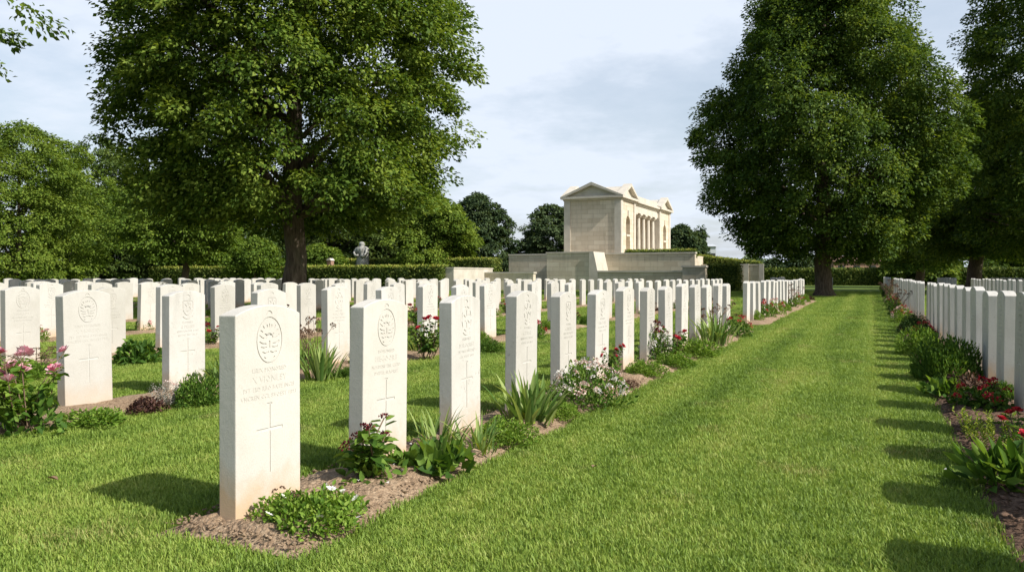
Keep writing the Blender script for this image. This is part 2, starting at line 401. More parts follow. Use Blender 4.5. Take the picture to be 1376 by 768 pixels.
# ------------------------------------------------------------------ layout of rows
T, W = .08, .365
ROWX = [-2.11, -4.94, -7.9, -10.75] + [-10.75 - 2.85 * k for k in range(1, 7)]   # x of the face that looks at the path
RIGHTX = [.90, 3.75, 6.6, 9.45]
BEDF = .385                      # depth of bed in front of a face
rs = random.Random(11)
def in_frame(x, y, m=25):
    p = proj(x, y, 0)
    return p is not None and -m < p[0] < 1376 + m
stones = []                      # (side,row,block,x,y,ordinal)
row_near = {}
for k, x in enumerate(ROWX):
    if k == 0:
        A = [2.236, 3.036, 3.88, 4.75, 5.57, 6.40] + [6.40 + .845 * i for i in range(1, 9)]
    elif k == 1:
        A = [3.66, 4.53, 5.49, 6.51, 7.49] + [7.49 + .86 * i for i in range(1, 8)]
    elif k == 2:
        A = [5.2, 6.25, 7.1, 8.0] + [8.0 + .87 * i for i in range(1, 7)]
    else:
        s = 2.3 + rs.uniform(0, .5); A = [s + .87 * i for i in range(13)]
    B = [15.6 + rs.uniform(0, .15) + .87 * i for i in range(17)]
    if k == 0: B = [15.5 + .87 * i for i in range(17)]
    for blk, ys in (('A', A), ('B', B)):
        o = 0
        for y in ys:
            if blk == 'A' and y > 13.6: continue
            if not in_frame(x, y + .2):
                if in_frame(x, y + .2, 330): stones.append(['L', k, blk, x, y, 0])
                continue
            o += 1; stones.append(['L', k, blk, x, y + rs.uniform(-.02, .02) * (k > 2), o])
for k, x in enumerate(RIGHTX):
    if k == 0:
        A = [2.62 - .85 + .85 * i for i in range(17)]; B = [17.6 + .87 * i for i in range(23)]; Cc = [44 + .9 * i for i in range(22)]
    else:
        A = [2.2 + .87 * i for i in range(15)]; B = [17.8 + rs.uniform(0, .3) + .87 * i for i in range(23)]; Cc = [44 + .9 * i for i in range(13)]
    for blk, ys in (('A', A), ('B', B), ('C', Cc)):
        o = 0
        for y in ys:
            vis = in_frame(x, y + .2, 0)
            if not vis and not (k == 0 and blk == 'A'): continue
            if vis: o += 1
            stones.append(['R', k, blk, x, y, o])
for k in (0, 1):
    for i in range(9):
        stones.append(['L', k, 'C', ROWX[k], 46 + .9 * i, i + 1])
BIGTREE = at(395, 19.0)
stones = [s for s in stones if (s[3] - BIGTREE[0]) ** 2 + (s[4] + .18 - BIGTREE[1]) ** 2 > .8]

ORD = ['', 'first', 'second', 'third', 'fourth', 'fifth', 'sixth', 'seventh', 'eighth', 'ninth', 'tenth', 'eleventh', 'twelfth',
       'thirteenth', 'fourteenth', 'fifteenth', 'sixteenth', 'seventeenth', 'eighteenth', 'nineteenth', 'twentieth',
       'twenty-first', 'twenty-second', 'twenty-third', 'twenty-fourth', 'twenty-fifth']
def rowname(side, k):
    s = 'left' if side == 'L' else 'right'
    return f'row beside the path on the {s}' if k == 0 else f'{ORD[k+1]} row {s} of the path'

# ------------------------------------------------------------------ ground and lawn
me = mesh_np('ground', [(-1500, -1500, -.012), (1500, -1500, -.012), (1500, 1500, -.012), (-1500, 1500, -.012)], [[0, 1, 2, 3]])
struct('ground', me, M['ground'])

def wav(y, seed, a=.03):
    return a * (mnoise.noise(Vector((y * 1.9, seed * 7.3, 0))) + .6 * mnoise.noise(Vector((y * 6.1, seed * 3.1, 5))))

beds = []     # (x0,x1,y0,y1,kind,side)
for k, x in enumerate(ROWX):
    beds.append((x - .24 if k == 0 else x - .2, x + BEDF, 2.09 if k == 0 else 1.6, 13.75, 'soil'))
    beds.append((x - .2, x + BEDF, 15.3, 30.6, 'soil'))
for k, x in enumerate(RIGHTX):
    beds.append((x - .47 if k == 0 else x - .4, x + .3, -.5 if k == 0 else 1.6, 16.2, 'mulch'))
    beds.append((x - .45, x + .3, 17.3, 38.2, 'mulch'))
def build_bed(i, b):
    x0, x1, y0, y1, kind = b
    near = i in (0, 20) or kind == 'mulch' and i == 2 * len(ROWX)
    res = .02 if i == 0 else (.028 if i == 2 * len(ROWX) else .075)
    if i == 0: y1n = y1
    nx = max(5, int((x1 - x0) / res)); ny = max(4, int((y1 - y0) / (res if res < .05 else .12)))
    V = []; seed = i + 1
    for j in range(ny + 1):
        y = y0 + (y1 - y0) * j / ny
        l = x0 + wav(y, seed + 50); r = x1 + wav(y, seed)
        for q in range(nx + 1):
            t = q / nx; x = l + (r - l) * t
            e = min(1, min(t, 1 - t) * 5); e *= min(1, (j + .5) * (y1 - y0) / ny / .12, (ny - j + .5) * (y1 - y0) / ny / .12)
            yy = y
            if j == 0: yy += wav(x * 2, seed + 9, .05)
            p = Vector((x, yy, 0))
            h = .042 * e + .018 * mnoise.noise(p * 5) * e
            if res < .05:
                h += e * (.016 * mnoise.noise(p * 17) + .011 * mnoise.noise(p * 41))
            V.append((x, yy, max(-.02, h * 1.0 - .008 * (1 - e))))
    idx = lambda j, q: j * (nx + 1) + q
    Fa = [(idx(j, q), idx(j, q + 1), idx(j + 1, q + 1), idx(j + 1, q)) for j in range(ny) for q in range(nx)]
    struct('flower_bed_soil', mesh_np('flower_bed_soil', V, Fa, smooth=True), M['soil' if kind == 'soil' else 'mulch'])
for i, b in enumerate(beds): build_bed(i, b)

# grass: one sheet of blades over the lawn between the beds
def make_tuft(name, n, h, spread, seed):
    g = np.random.default_rng(seed)
    V = []; Fa = []; rnd = []
    for i in range(n):
        a = g.uniform(0, 6.283); rr = spread * math.sqrt(g.uniform()); bx, by = rr * math.cos(a), rr * math.sin(a)
        hh = h * g.uniform(.45, 1.15); la = g.uniform(0, 6.283); lean = hh * g.uniform(.1, 1.05)
        dx, dy = lean * math.cos(la), lean * math.sin(la); wd = .0016 * g.uniform(.7, 1.5)
        px, py = -math.sin(la) * wd, math.cos(la) * wd
        b = len(V)
        V += [(bx - px, by - py, -.004), (bx + px, by + py, -.004), (bx + dx * .35 + px * .85, by + dy * .35 + py * .85, hh * .62), (bx + dx * .35 - px * .85, by + dy * .35 - py * .85, hh * .62),
              (bx + dx + px * .15, by + dy + py * .15, hh), (bx + dx - px * .15, by + dy - py * .15, hh)]
        Fa += [(b, b + 1, b + 2, b + 3), (b + 3, b + 2, b + 4, b + 5)]
        r = g.uniform(); rnd += [r, r]
    me = mesh_np(name, V, Fa, rnd); me.materials.append(M['grass']); return me
tufts = bpy.data.collections.new('grass_tufts')
for i in range(6):
    tufts.objects.link(bpy.data.objects.new('grass_tuft', make_tuft('grass_tuft', 64, 0.0135 + .0021 * i, .07, 100 + i)))

def lawn_mesh():
    Vs, Fs, dens, gs = [], [], [], []
    def strip(xl, xr, y0, y1, sl_, sr_, st=.2):
        fl = xl if callable(xl) else (lambda y: xl); fr = xr if callable(xr) else (lambda y: xr)
        wd = fr(y0) - fl(y0); nx = max(1, int(wd / .35)); ny = max(1, int((y1 - y0) / st)); b = len(Vs)
        for j in range(ny + 1):
            y = y0 + (y1 - y0) * j / ny
            l, r = fl(y), fr(y)
            for q in range(nx + 1):
                x = l + (r - l) * q / nx
                Vs.append((x, y, 0))
                p = proj(x, y); dd = 0; sc = 1
                if p is not None and p[2] > 1.7 and -330 < p[0] < 1720:
                    d = p[2]
                    dd = 1150 / (1 + (max(0, d - 2.5) / 3.6) ** 1.5)
                    if d > 48: dd = 0
                    sc = .95 + .035 * max(0, d - 3)
                dens.append(dd); gs.append(sc)
        for j in range(ny):
            for q in range(nx):
                a = b + j * (nx + 1) + q; Fs.append((a, a + 1, a + nx + 2, a + nx + 1))
    # strips between beds, in order of x
    xs = sorted(beds[:2 * len(ROWX):2] + beds[2 * len(ROWX)::2], key=lambda b: b[0])
    order = [beds.index(b) for b in xs]
    prev = None
    for n in range(len(order) + 1):
        if n == 0: l = -36.0
        else:
            bi = order[n - 1]; l = (lambda y, bb=beds[bi], s=bi + 1: bb[1] + wav(y, s) + .035)
        if n == len(order): r = 22.0
        else:
            bi = order[n]; r = (lambda y, bb=beds[bi], s=bi + 1: bb[0] + wav(y, s + 50) - .035)
        # near block, then gap, then far block
        strip(l, r, 1.5, 50, 0, 0)
    for bi in order:                      # lawn in line with the beds: in front, in the cross path, behind
        b = beds[bi]
        lo = 1.5
        if b[2] > lo: strip(b[0], b[1], lo, b[2] - .02, 0, 0)
        strip(b[0], b[1], b[3] - .02, beds[bi + 1][2] + .02, 0, 0)
        strip(b[0], b[1], beds[bi + 1][3], 50, 0, 0)
    me = mesh_np('grass', Vs, Fs)
    for nm, dat in (('dens', dens), ('gscale', gs)):
        a = me.attributes.new(nm, 'FLOAT', 'POINT'); a.data.foreach_set('value', np.asarray(dat, dtype=np.float32))
    return me
gm = lawn_mesh(); gm.materials.append(M['grass'])
go = mobj('grass', gm); go['kind'] = 'stuff'; go['label'] = 'short mown green grass of the lawn and path'; go['category'] = 'grass'
ng = bpy.data.node_groups.new('grass_scatter', 'GeometryNodeTree')
ng.interface.new_socket('Geometry', in_out='INPUT', socket_type='NodeSocketGeometry')
ng.interface.new_socket('Geometry', in_out='OUTPUT', socket_type='NodeSocketGeometry')
gi = ng.nodes.new('NodeGroupInput'); gout = ng.nodes.new('NodeGroupOutput')
dp = ng.nodes.new('GeometryNodeDistributePointsOnFaces'); dp.distribute_method = 'RANDOM'
na = ng.nodes.new('GeometryNodeInputNamedAttribute'); na.data_type = 'FLOAT'; na.inputs[0].default_value = 'dens'
na2 = ng.nodes.new('GeometryNodeInputNamedAttribute'); na2.data_type = 'FLOAT'; na2.inputs[0].default_value = 'gscale'
ci = ng.nodes.new('GeometryNodeCollectionInfo'); ci.inputs[0].default_value = tufts; ci.inputs[1].default_value = True; ci.inputs[2].default_value = True
ip = ng.nodes.new('GeometryNodeInstanceOnPoints'); ip.inputs['Pick Instance'].default_value = True
rv = ng.nodes.new('FunctionNodeRandomValue'); rv.data_type = 'FLOAT_VECTOR'; rv.inputs[0].default_value = (-.12, -.12, 0); rv.inputs[1].default_value = (.12, .12, 6.283)
rf = ng.nodes.new('FunctionNodeRandomValue'); rf.data_type = 'FLOAT'; rf.inputs[2].default_value = .65; rf.inputs[3].default_value = 1.25; rf.inputs['Seed'].default_value = 3
mm = ng.nodes.new('ShaderNodeMath'); mm.operation = 'MULTIPLY'
L_ = ng.links.new
L_(gi.outputs[0], dp.inputs['Mesh']); L_(na.outputs[0], dp.inputs['Density']); L_(dp.outputs['Points'], ip.inputs['Points'])
L_(ci.outputs[0], ip.inputs['Instance']); L_(rv.outputs[0], ip.inputs['Rotation'])
L_(na2.outputs[0], mm.inputs[0]); L_(rf.outputs[1], mm.inputs[1]); L_(mm.outputs[0], ip.inputs['Scale'])
L_(ip.outputs[0], gout.inputs[0])
md = go.modifiers.new('scatter', 'NODES'); md.node_group = ng

# loose clods in the nearest bed, chips on the mulch
def scatter_bits(name, label, b, n, size, flat, mat, seed, ymax, z=.03):
    g = np.random.default_rng(seed); V = []; Fa = []; rnd = []
    base = np.array([(1, 0, 0), (0, 1, 0), (-1, 0, 0), (0, -1, 0), (0, 0, 1), (0, 0, -1)], dtype=float)
    tri = [(0, 1, 4), (1, 2, 4), (2, 3, 4), (3, 0, 4), (1, 0, 5), (2, 1, 5), (3, 2, 5), (0, 3, 5)]
    for i in range(n):
        y = b[2] + .03 + (ymax - b[2]) * g.uniform() ** 1.5; x = g.uniform(b[0] + .02, b[1] - .02)
        s = size * g.lognormal(0, .5); a = g.uniform(0, 6.28)
        pts = base * (1 + g.uniform(-.35, .35, (6, 1))) * s * np.array([1, g.uniform(.5, 1), flat * g.uniform(.5, 1)])
        ca, sa = math.cos(a), math.sin(a); t = g.uniform(-.4, .4)
        q = np.stack([pts[:, 0] * ca - pts[:, 1] * sa, pts[:, 0] * sa + pts[:, 1] * ca, pts[:, 2] + pts[:, 0] * t], 1) + (x, y, z)
        o = len(V); V += [tuple(p) for p in q]; Fa += [(o + t_[0], o + t_[1], o + t_[2]) for t_ in tri]; rnd += [g.uniform()] * 8
    o = mobj(name, mesh_np(name, V, Fa, rnd), None, mat); o['kind'] = 'stuff'; o['label'] = label; o['category'] = 'soil'
scatter_bits('soil_clods', 'small dry brown clods lying on the flower bed soil', beds[0], 5200, .0052, .7, M['soil'], 5, 11)
scatter_bits('bark_chips', 'dark bark chips covering the right-hand flower bed', beds[2 * len(ROWX)], 7000, .011, .3, M['mulch'], 6, 12)

pt = random.Random(3); V_, F_, R_ = [], [], []
for i in range(46):
    px, py = (pt.gauss(525, 34), pt.gauss(622, 16)) if i < 34 else (pt.uniform(430, 700), pt.uniform(560, 690))
    x, y = gnd(px, py)
    if not (beds[0][0] + .05 < x < beds[0][1] - .04): continue
    a = pt.uniform(0, 6.28); r = pt.uniform(.006, .013); b = len(V_)
    for q, zz_ in ((0, .0), (1.57, .006), (3.14, .001), (4.71, .007)): V_.append((x + r * math.cos(a + q), y + r * .8 * math.sin(a + q), .062 + zz_))
    F_.append((b, b + 1, b + 2, b + 3)); R_.append(pt.uniform(.4, 1))
fp = mobj('fallen_petals', mesh_np('fallen_petals', V_, F_, R_), None, M['white']); fp['kind'] = 'stuff'; fp['label'] = 'white petals fallen on the soil of the nearest bed'; fp['category'] = 'petals'
for n_, (lab, px, py, L_f, mt) in enumerate([('pale dry leaf lying on the lawn at the lower left', 70, 653, .055, 'brown'), ('small dry leaf lying on the middle of the path', 800, 636, .045, 'brown'),
                                     ('white petal lying on the shaded path edge at the right', 1273, 640, .03, 'white')]):
    x, y = gnd(px, py); g_ = np.random.default_rng(n_)
    V_, F_ = leaves6(np.array([[-L_f / 2, 0, .0]]), np.array([[1.0, .2, 0]]), np.array([[0, .15, 1.0]]), np.array([L_f]), np.array([L_f * .6]), fold=.16)
    o_ = mobj('fallen_leaf' if mt == 'brown' else 'fallen_petal', mesh_np('fallen_leaf', V_, F_, [.8, .95]), None, M[mt]); o_.location = (x, y, .036); o_.rotation_euler = (0, 0, 1.3 * n_)
    tag(o_, lab, 'leaf' if mt == 'brown' else 'petal')
# ------------------------------------------------------------------ headstones
def temp_mesh(o):
    COL.objects.link(o); bpy.context.view_layer.update()
    dg = bpy.context.evaluated_depsgraph_get()
    me = bpy.data.meshes.new_from_object(o.evaluated_get(dg))
    COL.objects.unlink(o); return me
def slab_mesh(name, hh=.813, rise=.036, bev=.004):
    sh = hh - rise; r = (W * W / 4 + rise * rise) / (2 * rise); n = 14
    pts = [(-W / 2, -.06), (W / 2, -.06)]
    a0 = math.asin(W / 2 / r)
    for i in range(n + 1):
        a = a0 - 2 * a0 * i / n
        pts.append((r * math.sin(a), hh - r + r * math.cos(a)))
    mb = MB(); mb.prism(pts, 'x', -T, 0)
    me = mb.mesh(name)
    bm = bmesh.new(); bm.from_mesh(me)
    ed = [e for e in bm.edges if e.calc_face_angle(0) > .5 and max(v.co.z for v in e.verts) > -.05]
    bmesh.ops.bevel(bm, geom=ed, offset=bev, segments=2, affect='EDGES', profile=.5)
    bm.to_mesh(me); bm.free(); return me
def strokes(lines, width, z0, z1, n=None):
    """flat strokes (polylines in the face plane) as prisms between two depths"""
    mb = MB()
    for ln in lines:
        w_ = width if not isinstance(ln, tuple) else ln[1]; pts = [Vector((*p, 0)) for p in (ln[0] if isinstance(ln, tuple) else ln)]
        L, Rr = [], []
        for i, p in enumerate(pts):
            t = (pts[min(i + 1, len(pts) - 1)] - pts[max(i - 1, 0)]).normalized(); q = Vector((-t.y, t.x, 0))
            ww = w_ * (.55 if i in (0, len(pts) - 1) and len(pts) > 2 else 1) / 2
            L.append(p + q * ww); Rr.append(p - q * ww)
        poly = [(p.x, p.y) for p in L + Rr[::-1]]
        n_ = len(L)
        vs = [(z0, p[0], p[1]) for p in poly] + [(z1, p[0], p[1]) for p in poly]; m_ = len(poly)
        fs = []
        for i in range(n_ - 1):
            a, b, c, d = i, i + 1, m_ - 2 - i, m_ - 1 - i
            fs += [(a, d, c, b), (m_ + a, m_ + b, m_ + c, m_ + d)]
        fs += [(i, (i + 1) % m_, m_ + (i + 1) % m_, m_ + i) for i in range(m_)]
        mb.add(vs, fs)
    return mb
def ring(mb, cy, cz, a, b, w_, z0, z1, n=28, g0=0, g1=1):
    vs = []; fs = []
    for i in range(n):
        t = 2 * math.pi * i / n
        for s in (0, w_):
            for zz_ in (z0, z1): vs.append((zz_, cy + (a - s) * math.cos(t), cz + (b - s) * math.sin(t)))
    for i in range(n):
        p = i * 4; q = (i + 1) % n * 4
        fs += [(p, q, q + 1, p + 1), (p + 2, p + 3, q + 3, q + 2), (p + 1, q + 1, q + 3, p + 3), (p, p + 2, q + 2, q)]
    mb.add(vs, fs)
def arc(cy, cz, a, b, d0, d1, n=8):
    return [(cy + a * math.cos(R(d0 + (d1 - d0) * i / n)), cz + b * math.sin(R(d0 + (d1 - d0) * i / n))) for i in range(n + 1)]
def text_mesh(lines, z0, z1):
    """lettering in the face plane between depths z0<z1"""
    out = MB()
    for body, size, zc in lines:
        cu = bpy.data.curves.new('lettering', 'FONT'); cu.body = body; cu.size = size; cu.align_x = 'CENTER'; cu.resolution_u = 1
        cu.extrude = (z1 - z0) / 2; cu.space_character = 1.08
        ob = bpy.data.objects.new('lettering', cu); me = temp_mesh(ob); bpy.data.objects.remove(ob)
        ys = [v.co.x for v in me.vertices]; wd = max(ys) - min(ys); k = min(1, .315 / wd)
        bm = bmesh.new(); bm.from_mesh(me); bmesh.ops.remove_doubles(bm, verts=bm.verts, dist=1e-5)
        bmesh.ops.recalc_face_normals(bm, faces=bm.faces)
        vs = [((z0 + z1) / 2 + v.co.z, v.co.x * k, zc + v.co.y) for v in bm.verts]; fs = [[v.index for v in f.verts] for f in bm.faces]
        out.add(vs, fs); bm.free()
    return out
CZ = .677
def emblem(kind, z0, z1):
    if kind == 'wings':
        ls = [arc(0, CZ + .002, .021, .022, 15, 165), ([(0, CZ - .002), (0, CZ - .03)], .007)]
        for s_ in (-1, 1):
            ls += [([(s_ * .056, CZ - .004), (s_ * .038, CZ - .015), (s_ * .018, CZ - .014)], .0095), ([(s_ * .048, CZ - .024), (s_ * .03, CZ - .030), (s_ * .014, CZ - .026)], .006),
                   ([(s_ * .04, CZ - .044), (s_ * .022, CZ - .052), (s_ * .004, CZ - .044)], .0085), ([(s_ * .056, CZ + .022), (s_ * .042, CZ + .012), (s_ * .03, CZ + .008)], .004),
                   ([(s_ * .05, CZ + .04), (s_ * .036, CZ + .032)], .004), ([(s_ * .036, CZ + .056), (s_ * .028, CZ + .046)], .004), ([(s_ * .03, CZ - .064), (s_ * .02, CZ - .07)], .004)]
        ls += [([(-.014, CZ + .06), (-.012, CZ + .05)], .005), ([(0, CZ + .063), (0, CZ + .05)], .005), ([(.014, CZ + .06), (.012, CZ + .05)], .005), arc(0, CZ + .03, .028, .012, 200, 340, 6)]
        mb = strokes(ls, .0055, z0, z1); ring(mb, 0, CZ, .073, .090, .0042, z0, z1)
        b2 = strokes([arc(0, CZ + .096, .016, .016, 10, 170, 6)] , .004, z0, z1)
        mb.add(b2.v, b2.f); return mb
    if kind == 'shield':
        ls = [arc(0, CZ + .01, .05, .07, 200, 340, 10), [(-.05, CZ + .05), (-.05, CZ - .005)], [(.05, CZ + .05), (.05, CZ - .005)], ([(-.044, CZ + .055), (.044, CZ + .055)], .007),
              ([(-.03, CZ + .03), (-.012, CZ + .012), (-.028, CZ - .012)], .009), ([(.03, CZ + .03), (.012, CZ + .012), (.028, CZ - .012)], .009),
              ([(-.012, CZ - .02), (0, CZ - .032), (.012, CZ - .02)], .009), ([(0, CZ + .045), (0, CZ + .022)], .008),
              arc(0, CZ - .03, .062, .06, 215, 325, 8), arc(0, CZ + .085, .02, .018, 15, 165, 6)]
        return strokes(ls, .008, z0, z1)
    ls = []
    for i in range(8):
        a = 360 / 8 * i + 10
        ls.append(arc(0, CZ, .058, .07, a, a + 30, 4))
    for i in range(6):
        t = R(60 * i + 30); ls.append(([(.016 * math.cos(t), CZ + .018 * math.sin(t)), (.042 * math.cos(t), CZ + .05 * math.sin(t))], .008))
    ls += [arc(0, CZ - .03, .06, .066, 222, 318, 8), arc(0, CZ + .09, .018, .016, 15, 165, 6)]
    return strokes(ls, .008, z0, z1)
def cross(z0, z1):
    c = .335; v, h_ = .004, .006
    tp, bt, aw = c + .095, c - .165, .074
    pts = [(-v, bt), (v, bt), (v, c - h_), (aw, c - h_), (aw, c + h_), (v, c + h_), (v, tp), (.014, tp), (.014, tp + .006), (-.014, tp + .006), (-.014, tp), (-v, tp), (-v, c + h_), (-aw, c + h_), (-aw, c - h_), (-v, c - h_)]
    mb = MB(); mb.prism(pts, 'x', z0, z1); return mb
TEXTS = [[('LIRIX MONORED', .024, .556), ('X VIONLEY', .036, .516), ('PST 1RD RBO BATE JNCIS', .024, .485), ('VNCREN CCL BVOEST 1893', .024,  .455)],
         [('MOMONRED', .022, .558), ('HEGOORT', .036, .518), ('NOLDENE ENL CCBD', .023, .486), ('DVIITEL ELAORST', .023, .456)],
         [('DOPENRIS', .022, .556), ('G PELEEY', .033, .517), ('NRMOEVE DER BOST', .022, .487), ('BEVOST 1891 JNCE', .022, .457)],
         [('VIRNORED', .022, .556), ('M SLOORET', .033, .517), ('PRO NOE BATE RED', .022, .487), ('COL VOEST 1894', .022, .457)]]
DEP = .0036
def carved(kind, txt):
    slab = slab_mesh('headstone')
    layers = []
    parts = []
    for nm, fn in (('badge', lambda a, b: emblem(kind, a, b)), ('inscription', lambda a, b: text_mesh(TEXTS[txt], a, b)), ('cross', lambda a, b: cross(a, b))):
        d = DEP if nm != 'inscription' else .0018
        c = fn(-d, .006)
        # islands of the cutter, sorted into layers whose members do not overlap
        par = list(range(len(c.v)))
        def find(a):
            while par[a] != a: par[a] = par[par[a]]; a = par[a]
            return a
        for f in c.f:
            for q in f[1:]: par[find(q)] = find(f[0])
        isl = {}
        for f in c.f: isl.setdefault(find(f[0]), []).append(f)
        for fs_ in isl.values():
            ids = sorted({q for f in fs_ for q in f}); ys_ = [c.v[q][1] for q in ids]; zs_ = [c.v[q][2] for q in ids]
            bb = (min(ys_), max(ys_), min(zs_), max(zs_)); mp = {q: n for n, q in enumerate(ids)}
            for ly in layers:
                if all(bb[1] < o_[0] - .0005 or bb[0] > o_[1] + .0005 or bb[3] < o_[2] - .0005 or bb[2] > o_[3] + .0005 for o_ in ly[1]): break
            else:
                ly = (MB(), []); layers.append(ly)
            ly[0].add([c.v[q] for q in ids], [[mp[q] for q in f] for f in fs_]); ly[1].append(bb)
        p = fn(-d - .0015, -d + .0006); xf = -d + .0006
        p.f = [f for f in p.f if all(abs(p.v[i][0] - xf) < 1e-5 for i in f)]; p.r = [.5] * len(p.f)   # only the floor of the cut
        pm = p.mesh(nm, fix=False); bm_ = bmesh.new(); bm_.from_mesh(pm); bmesh.ops.delete(bm_, geom=[v for v in bm_.verts if not v.link_faces], context='VERTS')
        for f_ in bm_.faces:
            if f_.normal.x < 0: f_.normal_flip()
        bm_.to_mesh(pm); bm_.free(); pm.materials.append(M['stone']); parts.append((nm, pm))
    so_ = bpy.data.objects.new('headstone', slab); cs_ = []
    for ly in layers:
        co_ = bpy.data.objects.new('cutter', ly[0].mesh('cutter')); COL.objects.link(co_); cs_.append(co_)
        b = so_.modifiers.new('cut', 'BOOLEAN'); b.operation = 'DIFFERENCE'; b.solver = 'EXACT'; b.object = co_
    me = temp_mesh(so_); bpy.data.objects.remove(so_)
    for co_ in cs_: bpy.data.objects.remove(co_)
    print('carved', kind, txt, len(layers), len(slab.vertices), '->', len(me.vertices))
    me.materials.clear(); me.materials.append(M['stone'])
    return me, parts
CARVED = [carved('wings', 0), carved('wings', 1), carved('shield', 2), carved('wreath', 3), carved('shield', 1), carved('wreath', 2)]
PLAIN = []
for i in range(3):
    pm = slab_mesh('headstone', .805 + .008 * i, .034 + .002 * i); pm.materials.append(M['stone']); PLAIN.append(pm)
PLANTWORD = {}
rg = random.Random(5)
EMB = {0: 'winged badge', 1: 'winged badge', 2: 'shield badge', 3: 'wreath badge', 4: 'shield badge', 5: 'wreath badge'}
n_st = 0
for s in stones:
    side, k, blk, x, y, o = s
    p = proj(x, y); near = p is not None and p[2] < 15 and -30 < p[0] < 1400
    vi = None
    if near:
        vi = [0, 1, 3, 5, 2, 4][o - 1] if (side == 'L' and k == 0 and o <= 6) else ([0, 2, 4, 3, 2][o - 1] if side == 'L' and k == 1 and o <= 5 else rg.choice([1, 2, 3, 4, 5]))
        if side == 'L' and k == 2 and o == 1: vi = 1
        me, parts = CARVED[vi]
    else: me, parts = rg.choice(PLAIN), []
    ob = mobj('headstone', me)
    for nm, pm in parts: mobj(nm, pm, ob)
    ob.location = (x, y + W / 2, rg.uniform(-.02, .014) if not (side == 'L' and k == 0 and o < 4) else 0)
    ob.rotation_euler = (rg.gauss(0, .009), rg.gauss(0, .011), (math.pi if side == 'R' else 0) + rg.gauss(0, .012))
    rn = rowname(side, k)
    if side == 'L' and o == 0:
        tag(ob, 'white headstone standing beyond the left edge of the view', 'headstone', 'headstones beyond the left edge')
        continue
    if side == 'R' and o == 0:
        tag(ob, 'white headstone out of view on the right, casting its shadow on the path', 'headstone', 'headstones beside the camera')
        continue
    if blk == 'A':
        if side == 'L' and k == 0 and o == 1: lab = 'large white headstone nearest the camera, with winged badge, cross and weathered left side'
        else: lab = f'white headstone, {ORD[o]} from the near end of the {rn}'
    else:
        lab = f'white headstone, {ORD[o]} in the {"far" if blk == "B" else "farthest"} block, {rn}'
    tag(ob, lab, 'headstone', 'white headstones in rows'); n_st += 1
print("headstones", n_st)

